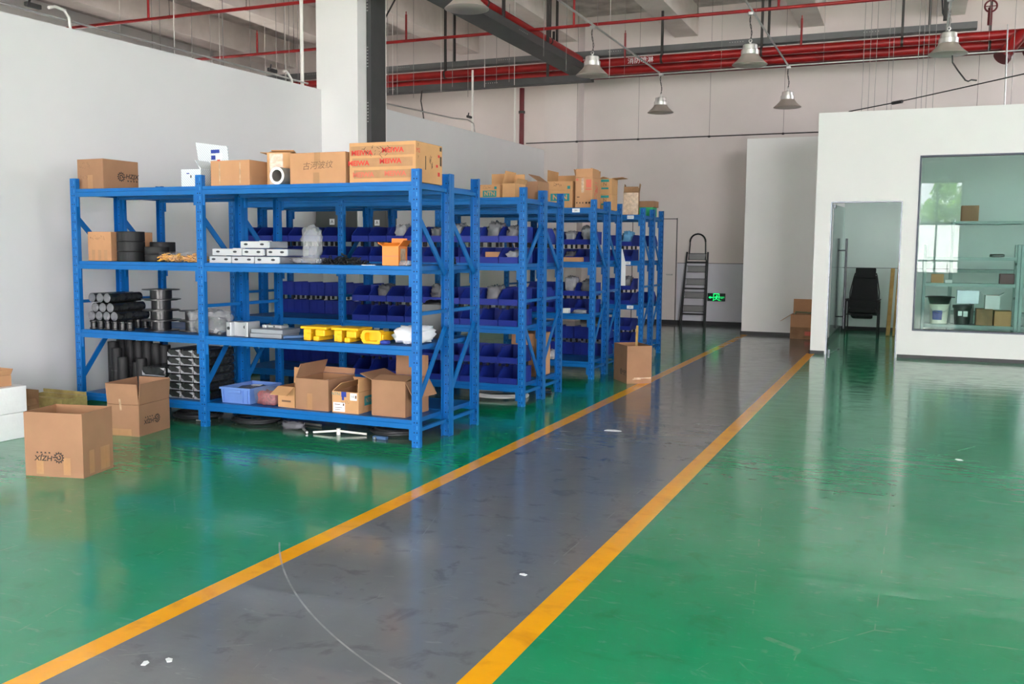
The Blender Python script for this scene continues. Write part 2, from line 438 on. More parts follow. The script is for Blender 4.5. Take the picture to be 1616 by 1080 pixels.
# ------------------------------------------------------------------ cartons
def carton(name, label, loc, size, rz=0, m='kraft', open_=False, flaps=None, group=None, cat='cardboard box', inside='kraftin', th=.006, taper=0.0):
    w, d, h = size
    t = thing(name, label, cat, loc, rz, group); t['w'] = w; t['d'] = d; t['h'] = h
    mb = MB(); 
    if not open_:
        mb.rbox(-w/2, w/2, -d/2, d/2, 0, h, .003)
    else:
        a = th
        o = [(-w/2,-d/2),(w/2,-d/2),(w/2,d/2),(-w/2,d/2)]; i_ = [(-w/2+a,-d/2+a),(w/2-a,-d/2+a),(w/2-a,d/2-a),(-w/2+a,d/2-a)]
        vs = [(x,y,0) for x,y in o]+[(x,y,h) for x,y in o]+[(x,y,h) for x,y in i_]+[(x,y,a) for x,y in i_]
        mb.add(vs, [(3,2,1,0)]+[(k,(k+1)%4,4+(k+1)%4,4+k) for k in range(4)]+[(4+k,4+(k+1)%4,8+(k+1)%4,8+k) for k in range(4)])
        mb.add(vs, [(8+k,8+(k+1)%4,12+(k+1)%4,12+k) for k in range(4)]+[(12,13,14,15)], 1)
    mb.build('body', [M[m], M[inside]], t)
    for side, spec in (flaps or {}).items():
        ang, ln = spec if isinstance(spec, tuple) else (spec, min(w,d)/2)
        a = math.radians(ang); f = MB(); W = (w if side in ('front','back') else d)-.006
        # flap hinged on the top edge; 0 deg stands up, 90 lies outwards, beyond that hangs
        f.box(-W/2, W/2, -.0025, .0025, .002, ln)
        f.v = [(x, y*math.cos(a)-z*math.sin(a), y*math.sin(a)+z*math.cos(a)) for x,y,z in f.v]
        R = {'front':0,'right':PI/2,'back':PI,'left':-PI/2}[side]
        px = {'front':(0,-d/2+.003),'back':(0,d/2-.003),'right':(w/2-.003,0),'left':(-w/2+.003,0)}[side]
        c, s = math.cos(R), math.sin(R)
        f.v = [(c*x-s*y+px[0], s*x+c*y+px[1], z+h+.001) for x,y,z in f.v]
        f.build('flap', M[m] if spec != 'in' else M[inside], t)
    return t

# ------------------------------------------------------------------ camera, world
H = 1.45; FPX = 1493.7; yaw, pit, rol = .39721, .095947, .008543
cam = bpy.data.cameras.new('camera'); cam.sensor_fit = 'HORIZONTAL'; cam.sensor_width = 36; cam.lens = FPX/1616*36; cam.clip_end = 200
co = bpy.data.objects.new('camera', cam); COL.objects.link(co); SC.camera = co
fw = Vector((-math.sin(yaw)*math.cos(pit), math.cos(yaw)*math.cos(pit), -math.sin(pit)))
r0 = Vector((math.cos(yaw), math.sin(yaw), 0)); u0 = r0.cross(fw)
rt = r0*math.cos(rol)+u0*math.sin(rol); up = -r0*math.sin(rol)+u0*math.cos(rol)
co.matrix_world = Matrix(((rt.x,up.x,-fw.x,0),(rt.y,up.y,-fw.y,0),(rt.z,up.z,-fw.z,H),(0,0,0,1)))

wd = bpy.data.worlds.new('overcast_sky'); SC.world = wd; wd.use_nodes = True
bg = wd.node_tree.nodes['Background']; bg.inputs[0].default_value = (1.0,.94,1.03,1); bg.inputs[1].default_value = 4.0
sun = bpy.data.lights.new('sun','SUN'); sun.energy = 22; sun.angle = .03; sun.color = (1,.965,.93)
so = bpy.data.objects.new('sun', sun); COL.objects.link(so); so.location = (0,-20,30); so.rotation_euler = (math.radians(-32),0,0)
SC.view_settings.view_transform = 'Standard'; SC.view_settings.look = 'None'; SC.view_settings.gamma = 1
SC.view_settings.exposure = EXPOSURE = 2.26
SC.cycles.max_bounces = 10; SC.cycles.diffuse_bounces = 6; SC.cycles.glossy_bounces = 4; SC.cycles.transparent_max_bounces = 16; SC.cycles.transmission_bounces = 4
SC.cycles.sample_clamp_indirect = 6.0; SC.cycles.use_denoising = True
SC.cycles.caustics_reflective = False; SC.cycles.caustics_refractive = False

# ------------------------------------------------------------------ building shell
ZC = 6.25; YB, YF = -5.0, 19.05; XL, XR = -16.0, 9.5
struct(MB().box(XL-.3, XR+.3, YB-.3, YF+.3, -.1, 0).build('floor', M['floor']))
struct(MB().box(XL-.3, XR+.3, YB-.3, YF+.3, ZC, ZC+.15).build('ceiling', M['concrete']))
struct(MB().box(-60, 60, -60, 60, -.6, -.35).build('ground_outside', M['ground']))
for i in range(10):
    x = -16.4+2.375*i-.0
    x0 = -4.53+2.375*(i-5)
    if x0 < XL+.1 or x0 > XR-.5: continue
    b = MB(); b.box(x0, x0+.46, YB, YF, 5.7, ZC); struct(b.build('ceiling_beam', M['beam']))
struct(MB().box(XL-.3, XR+.3, YF, YF+.25, 0, ZC).build('wall_far', M['farwall']))
struct(MB().box(-7.15, -6.416, 18.68, YF, 0, ZC).build('wall_far_pier', M['farwall']))

WN = [1]
def window(kind, a0, a1, z0, z1, pos, mull=(), trans=(), fm='frame', gm='clear', depth=.06, facing=1, name=None, fw_=.05):
    # kind 'x': opening runs along X at y = pos; 'y': runs along Y at x = pos
    nm = name or 'window_%d' % WN[0]; WN[0] += 1
    f = MB()
    def bx(a, b, c, d):
        if kind == 'x': f.box(a, b, pos-depth/2, pos+depth/2, c, d)
        else: f.box(pos-depth/2, pos+depth/2, a, b, c, d)
    bx(a0, a1, z0, z0+fw_); bx(a0, a1, z1-fw_, z1); bx(a0, a0+fw_, z0+fw_, z1-fw_); bx(a1-fw_, a1, z0+fw_, z1-fw_)
    for m_ in mull: bx(m_-.03, m_+.03, z0+fw_, z1-fw_)
    for q in trans: bx(a0+fw_, a1-fw_, q-.045, q+.045)
    w = struct(f.build(nm, M[fm]))
    g = MB()
    if kind == 'x': g.box(a0+.03, a1-.03, pos-.004, pos+.004, z0+.03, z1-.03)
    else: g.box(pos-.004, pos+.004, a0+.03, a1-.03, z0+.03, z1-.03)
    g.build('pane', M[gm], w)
    return w
def portal(loc, sx, sy, rot):
    l = bpy.data.lights.new('daylight_opening','AREA'); l.shape = 'RECTANGLE'; l.size = sx; l.size_y = sy
    l.cycles.is_portal = True
    o = bpy.data.objects.new('daylight_opening', l); COL.objects.link(o); o.location = loc; o.rotation_euler = rot
def holed_wall(name, kind, lo, hi, p0, p1, ops, z1=ZC):
    b = MB(); ops = sorted(ops); cur = lo
    def bx(a, b_, c, d):
        if b_-a < 1e-4 or d-c < 1e-4: return
        if kind == 'x': b.box(a, b_, p0, p1, c, d)
        else: b.box(p0, p1, a, b_, c, d)
    for (a, b_, c, d) in ops:
        bx(cur, a, 0, z1); bx(a, b_, 0, c); bx(a, b_, d, z1); cur = b_
    bx(cur, hi, 0, z1)
    return struct(b.build(name, M['white']))
# unseen hall openings behind and right; doorways and high window added for light
office_window = (.05, 3.55, .39, 2.8)
WN[0] = 2
back_ops = [(-14.6,-12.4,.8,3.6),(-5.9,-2.4,0,4.0),(-1.5,1.45,.8,3.82),(3.3,9.0,0,5.5)]
holed_wall('wall_back', 'x', XL-.3, XR+.3, YB-.25, YB, back_ops)
for a, b_, c, d in back_ops:
    n = 3 if b_-a > 2.5 else 2
    mull = (-.05,.69) if abs(a+1.5) < .01 else [a+(b_-a)*k/n for k in range(1,n)]
    if c > 0: window('x', a, b_, c, d, YB-.12, mull, (2.45,), fw_=.07)
    else: struct(MB().box(a, a+.08, YB-.28, YB+.03, 0, d).box(b_-.08, b_, YB-.28, YB+.03, 0, d).box(a+.08, b_-.08, YB-.28, YB+.03, d-.1, d).build('door_%d' % (3 if a < 0 else 4), M['frame']))   # unseen open doorway, made up to let in more daylight
    portal(((a+b_)/2, YB+.02, (c+d)/2), b_-a, d-c, (PI/2, 0, 0))
right_ops = [(.4,3.4,.5,3.7),(13.6,18.4,3.6,5.6)]  # far high window is added to brighten the far end and office
holed_wall('wall_right', 'y', YB-.3, YF+.3, XR, XR+.25, right_ops)
for a, b_, c, d in right_ops:
    window('y', a, b_, c, d, XR+.12, [a+(b_-a)/3, a+(b_-a)*2/3], (2.6,))
    portal((XR-.02, (a+b_)/2, (c+d)/2), d-c, b_-a, (0, PI/2, 0))
outer_ops = [(12.2,15.6,1.0,4.0)]  # unseen window, added to light the hall beyond the partition
holed_wall('wall_outer_left', 'y', YB-.3, YF+.3, XL-.25, XL, outer_ops)
for a, b_, c, d in outer_ops:
    window('y', a, b_, c, d, XL-.12, [a+1.33, a+2.66], (2.6,))
    portal((XL+.02, (a+b_)/2, (c+d)/2), d-c, b_-a, (0, -PI/2, 0))
struct(MB().box(-14, 11, -11.2, -11.0, -.35, 2.65).build('wall_white_backdrop', M['white']))  # made-up white wall, gives the mirrored lower panes their brightness
# guard rail outside the middle back window
rl = thing('guard_rail', 'dark guard rail standing outside the window mirrored in the office glass', 'railing', (0,YB-.45,0))
g = MB(); g.box(-1.5, 1.5, -.02, .02, 1.22, 1.27); g.box(-1.5, 1.5, -.015, .015, .5, .54); g.build('top_rail', M['dsteel'], rl)
for i in range(9): MB().cyl((-1.45+.3625*i,0,-.35), (-1.45+.3625*i,0,1.22), .013, n=8).build('baluster', M['dsteel'], rl)
# tree outside
tr = thing('garden_tree', 'bright green leafy tree outside, mirrored in the office window', 'tree', (1.2,-12.4,-.1))
b = MB(); b.tube([(0,0,0),(.05,0,1.2),(.0,.05,2.3),(-.1,0,3.4)], [.11,.09,.07,.04]); b.tube([(0,0,2.0),(.35,0,2.8),(.6,.1,3.5)], [.05,.04,.02]); b.tube([(0,0,2.2),(-.4,.1,2.9),(-.7,0,3.4)], [.05,.04,.02])
b.build('trunk', M['bark'], tr, smooth=SM)
b = MB(); rnd = random.Random(3)
cl = [(.0,0,3.7,.7),(.55,.1,3.4,.55),(-.55,0,3.2,.5),(.2,-.2,2.9,.6),(-.1,.2,4.15,.45)]
for k in range(4600):
    cx, cy, cz, cr = rnd.choice(cl)
    d = Vector((rnd.gauss(0,1),rnd.gauss(0,1),rnd.gauss(0,1))).normalized()*cr*rnd.uniform(.55,1)
    s_ = rnd.uniform(.05,.09); q = Euler((rnd.uniform(0,6),rnd.uniform(0,6),rnd.uniform(0,6))).to_matrix().to_4x4()
    q.translation = Vector((cx,cy,cz))+d
    b.add([(-s_,0,0),(0,-s_*.45,0),(s_,0,0),(0,s_*.45,0)], [(0,1,2,3)], 0, q)
b.build('crown', M['leaf'], tr)

# left partition, in two runs either side of the square column, its top rising a little
def part_run(name, pts, x0=-7.25, x1=-7.15):
    n = len(pts); vs = []
    for y, z in pts: vs += [(x0,y,0),(x1,y,0),(x1,y,z),(x0,y,z)]
    fs = [(0,1,2,3),(4*n-1,4*n-2,4*n-3,4*n-4)]
    for i in range(n-1):
        a = 4*i
        for k in range(4): fs.append((a+k, a+4+k, a+4+(k+1)%4, a+(k+1)%4))
    b = MB(); b.add(vs, fs); return struct(b.build(name, M['white2']))
part_run('wall_left', [(YB,3.4),(5.9,3.42),(10.58,3.512)])
part_run('wall_left_beyond_column', [(11.17,3.49),(12.15,3.493),(18.68,3.545)])
struct(MB().box(-7.22, -6.6, 10.58, 11.17, 0, 5.7).build('column_left', M['white']))
struct(MB().box(-7.15, -7.135, YB, 10.58, 0, .07).build('baseboard_left', M['skirting']))

# office front wall with doorway and big window; side wall; end wall of the aisle
b = MB(); Yo = 14.3; T = .12; zt = 3.435
dx0, dx1, dz = -1.085, -.15, 2.185; wx0, wx1, wz0, wz1 = office_window
for bx in ((-1.3,dx0,0,zt),(dx0,dx1,dz,zt),(dx1,wx0,0,zt),(wx0,wx1,0,wz0),(wx0,wx1,wz1,zt),(wx1,6.5,0,zt)):
    b.box(bx[0], bx[1], Yo, Yo+T, bx[2], bx[3])
struct(b.build('wall_office_front', M['white']))
struct(MB().box(-1.3, -1.2, Yo+T, YF, 0, zt).build('wall_office_left', M['white']))
struct(MB().box(6.4, 6.5, Yo+T, YF, 0, zt).build('wall_office_right', M['white']))
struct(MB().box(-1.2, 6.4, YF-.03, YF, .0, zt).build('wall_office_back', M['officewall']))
struct(MB().box(-1.2, 6.4, YF-.033, YF-.03, 1.185, 1.195).build('trim_5', M['dsteel']))
struct(MB().box(-2.757, -1.3, 17.2, 17.32, 0, 3.45).box(-2.757, -2.64, 17.32, YF, 0, 3.45).build('wall_aisle_end', M['white']))
# skirtings and trims
struct(MB().box(-2.77, -1.3, 17.185, 17.2, 0, .055).box(-2.772, -2.757, 17.185, YF, 0, .055).build('baseboard_aisle_end', M['skirting']))
struct(MB().box(-1.315, dx0-.02, Yo-.015, Yo, 0, .05).box(dx1+.02, 6.5, Yo-.015, Yo, 0, .05).box(-1.315, -1.3, Yo-.015, 17.185, 0, .05).build('baseboard_office', M['skirting']))
struct(MB().box(-1.2, 6.4, YF-.045, YF-.03, 0, .08).box(-1.2, -1.185, 15.4, YF-.045, 0, .08).build('baseboard_office_inside', M['skirting']))
struct(MB().box(-6.416, -2.772, YF-.02, YF, 0, .075).build('baseboard_far', M['skirting']))
struct(MB().box(-4.37, -2.757, YF-.012, YF, .075, 1.232).build('trim_1', M['lowpanel']))
struct(MB().box(-4.37, -2.757, YF-.014, YF, 1.232, 1.242).build('trim_2', M['dsteel']))
d2 = struct(MB().box(-5.3, -4.40, YF-.03, YF-.0005, .08, 2.115).build('door_2', M['farwall']))
MB().box(-5.32, -5.30, YF-.012, YF, .075, 2.14).box(-4.40, -4.385, YF-.012, YF, .075, 2.14).box(-5.32, -4.385, YF-.012, YF, 2.115, 2.13).build('shadow_gap', M['dsteel'], d2)
MB().cyl((-4.47,YF-.03,1.0),(-4.47,YF-.08,1.0),.012).cyl((-4.47,YF-.075,1.0),(-4.58,YF-.075,1.0),.01).build('door_handle', M['galv'], d2)
# office window
wv = window('x', wx0, wx1, wz0, wz1, Yo+.05, (1.9,), (), 'frame', 'glass', .13, name='window_1', fw_=.02)
# office doorway: polished frame and glass leaf swung inwards
jf = MB(); jf.box(dx0-.004, dx0+.012, Yo-.003, Yo+T+.003, 0, dz).box(dx1-.012, dx1+.004, Yo-.003, Yo+T+.003, 0, dz).box(dx0+.012, dx1-.012, Yo-.003, Yo+T+.003, dz-.014, dz+.002)
d1 = struct(jf.build('door_1', M['steel']))
lf = Matrix.Translation((dx0+.035, Yo+.09, 0)) @ Matrix.Rotation(math.radians(84), 4, 'Z')
MB().box(0, .86, -.006, .006, .012, dz-.04, 0, lf).build('glass_leaf', M['glass'], d1)
MB().box(0, .09, -.016, .016, 0, .06, 0, lf).box(0, .09, -.016, .016, dz-.09, dz-.035, 0, lf).box(.78, .86, -.014, .014, .0, .012, 0, lf).build('patch_fitting', M['steel'], d1)
hb = MB()
for s in (-1, 1): hb.cyl(lf @ Vector((.78,s*.06,.32)), lf @ Vector((.78,s*.06,1.68)), .0165)
for z in (.5, 1.5): hb.cyl(lf @ Vector((.78,-.06,z)), lf @ Vector((.78,.06,z)), .009)
hb.build('pull_handle', M['dsteel'], d1, smooth=SM)

# ------------------------------------------------------------------ steel racks
LEV = [.2, .745, 1.333, 1.943]; PW = .066; PH = 2.032; RD = .515
def post_mesh(sgn):
    b = MB(); w = PW/2; t = .0025; d = .04
    b.box(-w, w, min(0,sgn*t), max(0,sgn*t), 0, PH)
    for s in (-1, 1):
        xa, xb = sorted((s*w, s*(w-t))); ya, yb = sorted((sgn*t, sgn*d))
        b.box(xa, xb, ya, yb, 0, PH)
    return b.mesh('post', M['post'])
PF, PR = post_mesh(1), post_mesh(-1)
_BM = {}
def beam_mesh(L, sgn):
    k = (round(L,3), sgn)
    if k not in _BM:
        b = MB()
        pr = [(0,-.066),(0,-.03),(.006,-.026),(.006,0),(.04,0),(.04,-.066)]
        if sgn < 0: pr = [(-y,z) for y,z in reversed(pr)]
        b.prism(pr, .0005, L-.0005)
        for x in (.0005, L-.0025-.0005):                      # end plates hooked into the posts
            b.box(x, x+.0025, min(sgn*.004,sgn*.034), max(sgn*.004,sgn*.034), -.15, 0)
        for x in (.003, L-.025): b.box(x, x+.022, min(sgn*.004,sgn*.0065), max(sgn*.004,sgn*.0065), -.15, -.066)
        _BM[k] = b.mesh('beam', M['blue'])
    return _BM[k]
_DM = {}
def deck_mesh(L):
    if L not in _DM:
        b = MB(); n = 3
        for i in range(n):
            a, c = L*i/n+.002, L*(i+1)/n-.002
            b.box(a, c, .0415, RD-.0415, -.02, -.001)
            b.box(a, a+.012, .0415, RD-.0415, -.034, -.02); b.box(c-.012, c, .0415, RD-.0415, -.034, -.02)
        _DM[L] = b.mesh('shelf_panel', M['deck'])
    return _DM[L]
def put(name, me, parent, loc):
    o = bpy.data.objects.new(name, me); COL.objects.link(o); o.parent = parent; o.location = loc; return o
def brace_me(z0, z1, y0=.036, y1=RD-.036):
    b = MB(); b.bar((0,y0,z0), (0,y1,z1), .012, .046, (0,0,1)); return b.mesh('brace', M['blue'])
def strut_me():
    b = MB(); b.box(-.014, .014, .042, RD-.042, -.013, .013); return b.mesh('strut', M['blue'])
STRUT = strut_me(); BR = [brace_me(1.70,1.27), brace_me(.33,.86)]; BRF = [brace_me(1.27,1.70), brace_me(.80,.22)]
def rack(label, xs, y0, flip=False):
    t = thing('storage_rack', label, 'storage rack', (0,y0,0), 0, 'blue steel storage racks')
    for x in xs:
        put('post', PF, t, (x,0,0)); put('post', PR, t, (x,RD,0))
        for m_ in (BRF if flip else BR): put('brace', m_, t, (x,0,0))
        for z in (.125, .985, 1.905): put('strut', STRUT, t, (x,0,z))
    for a, c in zip(xs, xs[1:]):
        L = c-a-PW
        for z in LEV:
            put('beam', beam_mesh(L,1), t, (a+PW/2,.0005,z)); put('beam', beam_mesh(L,-1), t, (a+PW/2,RD-.0005,z))
            put('shelf_panel', deck_mesh(L), t, (a+PW/2,0,z))
    return t
XA, XB, XC = -6.61, -5.263, -3.305
RY = [6.06, 6.582, 8.1, 8.622, 10.2, 10.722, 12.31, 12.832]
RLAB = ['blue steel rack nearest the camera, loaded with rolls, cartons and metal parts',
        'blue steel rack backing directly onto the nearest rack, almost empty',
        'blue steel rack with open navy bins, front half of the second double row',
        'blue steel rack at the back half of the second double row, bins facing away',
        'blue steel rack under the tall red-printed carton, front of the third double row',
        'blue steel rack at the back half of the third double row, carrying teal-printed cartons',
        'blue steel rack under the tape-wrapped carton, front of the farthest double row',
        'farthest blue steel rack, its end post closest to the black ladder']
for i, y in enumerate(RY):
    rack(RLAB[i], [XA,XB,XC] if i < 4 else [XB,XC], y, flip=(i == 2))
def deckz(l): return LEV[l]+.001

# ------------------------------------------------------------------ navy parts bins
BW, BD, BH = .194, .36, .148
def bin_mesh():
    b = MB(); w = BW/2; t = .004; lip = .058
    # side profile (y, z), open hopper front at y = 0
    sp = [(0,0),(BD,0),(BD,BH),(.115,BH),(.0,lip)]
    for s in (-1, 1):
        x0, x1 = sorted((s*w, s*(w-t))); b.prism(sp, x0, x1)
        x0, x1 = sorted((s*(w+.0015), s*(w-t)))
        b.prism([(.115,BH),(BD,BH),(BD,BH-.012),(.115,BH-.012)], x0, x1)             # rim
        for k in range(3): b.box(*sorted((s*w, s*(w+.0015))), .17+.06*k, .178+.06*k, .004, BH-.012)
    b.box(-w+t, w-t, 0, BD, 0, t); b.box(-w+t, w-t, BD-t, BD, t, BH); b.box(-w+t, w-t, 0, t, t, lip)
    b.box(-w+t, w-t, -.006, 0, lip-.014, lip); b.box(-w+.02, w-.02, -.004, 0, .008, .012)
    b.box(-w+.012, -w+.016, BD, BD+.003, 0, BH-.01); b.box(w-.016, w-.012, BD, BD+.003, 0, BH-.01); b.box(-.002, .002, BD, BD+.003, 0, BH-.01)
    return b.mesh('parts_bin', M['bin'])
BINM = bin_mesh()
RODM = MB().box(-.011, .011, 0, .02, -.045, -.001).mesh('stacking_post', M['rod'])
BINS = []
SHELFN = ['bottom', 'lower', 'upper', 'top']
ROWN = ['nearest row', 'second row', 'third row', 'farthest row']
def bin_row(ri, lev, tier, x0, n, back=False, face=1, side='from aisle end', inset=.012):
    # face 1: hopper opening towards -y; a row starts at x0 (aisle end) and runs towards -x
    for i in range(n):
        x = x0-i*.2
        o = bpy.data.objects.new('parts_bin', BINM); COL.objects.link(o)
        y = RY[ri]+inset if face > 0 else RY[ri]+RD-.012
        z = deckz(lev)+tier*.196
        o.location = (x, y, z); o.rotation_euler = (0,0,0 if face > 0 else PI)
        half = 'front' if ri % 2 == 0 else 'back'
        tag(o, 'navy bin, %s %s, %s tier, %s shelf, %s of %s' % (ORD[i], side, ['lower','upper'][tier], SHELFN[lev], half, ROWN[ri//2]),
            'parts bin', 'navy parts bins on the blue racks')
        if tier:
            for yy in (.13, BD-.03):
                for xx in (-.062, .062):
                    q = bpy.data.objects.new('stacking_post', RODM); COL.objects.link(q); q.parent = o; q.location = (xx,yy,0)
        BINS.append(o)
XE = XC-PW/2-BW/2-.012
for lev in (2, 1, 0):
    for tier in (0, 1): bin_row(2, lev, tier, XE, 9)
XL0 = XB-PW/2-BW/2-.012
for tier in (0, 1): bin_row(2, 2, tier, XL0, 6, side='from middle post')
for lev in (1, 0):
    for tier in (0, 1): bin_row(3, lev, tier, XL0, 6, face=-1, side='from middle post')
bin_row(3, 2, 0, XE, 2, face=-1); bin_row(3, 2, 1, XE, 2, face=-1); bin_row(3, 1, 1, XE, 2, face=-1)
for lev in (2, 1):
    for tier in (0, 1): bin_row(4, lev, tier, XE, 4, inset=.108)
for tier in (0, 1): bin_row(5, 0, tier, XE, 4, face=-1)
for lev in (2, 1, 0):
    for tier in (0, 1): bin_row(6, lev, tier, XE-.1, 2)
for lev in (2, 1): bin_row(7, lev, 1 if lev == 2 else 0, XE, 1, face=-1)

# ------------------------------------------------------------------ goods on the nearest rack
Y1 = RY[0]
def scribble(mb, w, h, n=5, seed=1, mi=0, t=.0022):
    r = random.Random(seed)
    for k in range(n):
        x = -w/2+w*(k+.5)/n
        for j in range(4):
            a = r.uniform(-.5,.5)*w/n; b_ = r.uniform(-.5,.5)*h; c = a+r.uniform(-.6,.6)*w/n; d = b_+r.uniform(-.5,.5)*h
            dx, dy = c-a, d-b_; L = math.hypot(dx,dy)+1e-6; nx, ny = -dy/L*t/2, dx/L*t/2
            mb.add([(x+a+nx,b_+ny,0),(x+a-nx,b_-ny,0),(x+c-nx,d-ny,0),(x+c+nx,d+ny,0)], [(0,1,2,3)], mi)
    return mb
z4, z3, z2, z1 = deckz(3), deckz(2), deckz(1), deckz(0)

# top shelf
t = carton('carton', 'closed brown carton with gear logo at the left end of the top shelf', (-6.478,6.325,z4), (.305,.385,.255), -.04)
decal(t, 'printed_logo', 'right', .0, .115, gear_logo(.085), M['ink'])
decal(t, 'handwriting', 'front', -.06, .2, scribble(MB(), .13, .04, 5, 3), M['inkf']); decal(t, 'handwriting', 'front', -.07, .1, scribble(MB(), .08, .03, 3, 8), M['inkf'])
decal(t, 'packing_tape', 'front', .0, .06, rect(.06,.12), M['tape'], .0006)
t = carton('small_white_carton', 'small hatched white carton, open, beside the middle post on the top shelf', (-5.415,6.235,z4), (.2,.17,.143), 0, 'hatch', True, {'right':(-38,.09)}, inside='kraftold')
decal(t, 'label_mark', 'front', .0, .085, rect(.012,.022,1,.0,0,rect(.03,.008,0,-.03,.025)), [M['bluelab'],M['ink']])
t = thing('mailer_board', 'hatched white mailer board with blue label standing behind small white carton', 'mailer', (-5.43,6.46,z4), .0); t['w'],t['d'],t['h'] = .33,.012,.385
b = MB(); b.add([(-.13,-.006,0),(.17,-.006,0),(.135,-.006,.355),(-.195,-.006,.395),(-.13,.006,0),(.17,.006,0),(.135,.006,.355),(-.195,.006,.395)], [(0,1,2,3),(7,6,5,4),(0,4,5,1),(1,5,6,2),(2,6,7,3),(3,7,4,0)])
b.build('board', M['hatch'], t)
d = rect(.09,.03,0,0,.03); rect(.045,.035,0,-.02,-.02,d); rect(.07,.05,1,.04,-.01,d,.0004); rect(.03,.012,2,.035,-.045,d,.0006)
decal(t, 'blue_label', 'front', .01, .285, d, [M['bluelab'],M['label'],M['redink']])
t = carton('carton', 'plain brown carton with two shiny tape strips, just right of the middle post', (-5.0,6.275,z4), (.38,.31,.2), 0, 'kraft2')
for u in (-.1,.1): decal(t, 'packing_tape', 'front', u, .1, rect(.012,.17), M['gloss'])
t = carton('carton', 'crumpled brown carton under shiny tape, flaps lifted, on the top shelf', (-4.675,6.37,z4), (.19,.2,.262), .3, 'kraft3', True, {'left':(88,.06),'front':(-80,.11),'back':(-75,.11)})
decal(t, 'packing_tape', 'front', -.02, .13, rect(.11,.25), M['gloss']); decal(t, 'packing_tape', 'left', .0, .13, rect(.19,.24), M['gloss'])
t = thing('pipe_ring', 'white-rimmed grey pipe roll lying in front of the crumpled carton', 'roll', (-4.53,6.095,z4+.0675))
b = MB(); b.lathe([(.047,0),(.0665,0),(.0675,.004),(.0675,.14),(.047,.14)], 32, closed=True, M=Matrix.Rotation(-PI/2,4,'X')); b.build('ring', M['galv'], t, smooth=SM)
b = MB(); b.lathe([(.046,-.003),(.0672,-.003),(.0672,0),(.046,0)], 32, closed=True, M=Matrix.Rotation(-PI/2,4,'X')); b.build('end_rim', M['pvc'], t, smooth=SM)
t = carton('carton', 'brown carton with handwritten characters and a centre tape strip', (-4.175,6.3,z4), (.5,.37,.235), 0, 'kraft2')
d = rect(.055,.1,0,.0,.065); rect(.055,.08,0,-.01,-.075,d); decal(t, 'packing_tape', 'front', 0, .12, d, M['tape'], .0006)
d = MB(); add_text(d, '古河波纹', .062, 0, 0, 0, shear=.2, rot=.04, sx=1.1); decal(t, 'handwriting', 'front', .0, .135, d, M['inkf'])
t = carton('carton', 'large carton with red lettering on tape, at the aisle end of the top shelf', (-3.607,6.3175,z4), (.56,.42,.292), 0, 'kraft3')
d = MB()
for k, (y, hh) in enumerate(((.085,.07),(.0,.065),(-.085,.06))): rect(.54-.03*k,hh,0,.0,y,d)
decal(t, 'packing_tape', 'front', 0, .146, d, M['tape'], .0005)
for (x, y, m_) in ((-.17,.07,'redink'),(.09,.085,'redink'),(-.2,-.005,'redink'),(.07,.005,'redink'),(-.16,-.09,'redinkf'),(.11,-.085,'redinkf')):
    d = MB(); add_text(d, 'MEIWA', .05, 0, 0, 0, sx=1.12, bold=.03); decal(t, 'printed_lettering', 'front', x, .146+y, d, M[m_])
decal(t, 'handwriting', 'front', -.03, .225, scribble(MB(), .3, .05, 7, 5, t=.003), M['ink'], .0016)
for q_, (tx, sz, u, v, m_) in enumerate((('M2',.045,-.175,.226,'redink'),('7',.03,-.175,.176,'ink'),('7',.03,-.175,.264,'ink'))):
    d = MB(); add_text(d, tx, sz); decal(t, 'printed_mark', 'right', u, v, d, M[m_])
for (w_, h_, u, v, m_) in ((.012,.1,-.06,.146,'ink'),(.03,.02,.15,.211,'redink'),(.03,.02,.12,.136,'redink'),(.035,.03,.15,.076,'redink'),(.025,.07,.182,.176,'ink'),(.03,.03,.18,.266,'ink')):
    decal(t, 'printed_mark', 'right', u, v, rect(w_,h_), M[m_])
decal(t, 'handwriting', 'right', .03, .16, scribble(MB(), .05, .09, 3, 12, 0, .004), M['ink'])

# second shelf
t = carton('carton', 'brown carton with faint writing at the left end of the upper shelf', (-6.43,6.3,z3), (.265,.29,.25), 0, 'kraft2')
decal(t, 'handwriting', 'front', -.02, .2, scribble(MB(), .17, .03, 6, 9), M['inkf'])
d = MB(); 
for u in (-.05,.02,.09): rect(.035,.09,0,u,0,d)
decal(t, 'packing_tape', 'front', -.02, .05, d, M['tape'], .0006)
carton('carton', 'small brown carton standing behind the tallest stack of black rolls', (-6.235,6.475,z3), (.1,.09,.25), 0, 'kraft2')
def tape_roll(x, y, z, r, h, label):
    t = thing('tape_roll', label, 'roll', (x,y,z), 0, 'black rolls on the upper shelf')
    b = MB(); b.lathe([(r*.5,0),(r*.97,0),(r,.004),(r,h-.004),(r*.97,h),(r*.5,h)], 32, closed=True); b.build('winding', M['blackmat'], t, smooth=SM)
    b = MB(); b.lathe([(r*.42,.001),(r*.495,.001),(r*.495,h-.001),(r*.42,h-.001)], 24, closed=True); b.build('core', M['blackpl'], t, smooth=SM)
for k in range(3): tape_roll(-6.155, 6.235, z3+.0845*k, .113, .0835, '%s black roll of the tallest stack, beside brown carton' % ['bottom','middle','top'][k])
for k in range(2): tape_roll(-5.985, 6.425, z3+.084*k, .105, .083, '%s black roll of the short stack behind the others' % ['lower','upper'][k])
for k in range(2): tape_roll(-5.87, 6.235, z3+.063*k, .1, .062, '%s black roll of the short stack behind yellow sachets' % ['lower','upper'][k])
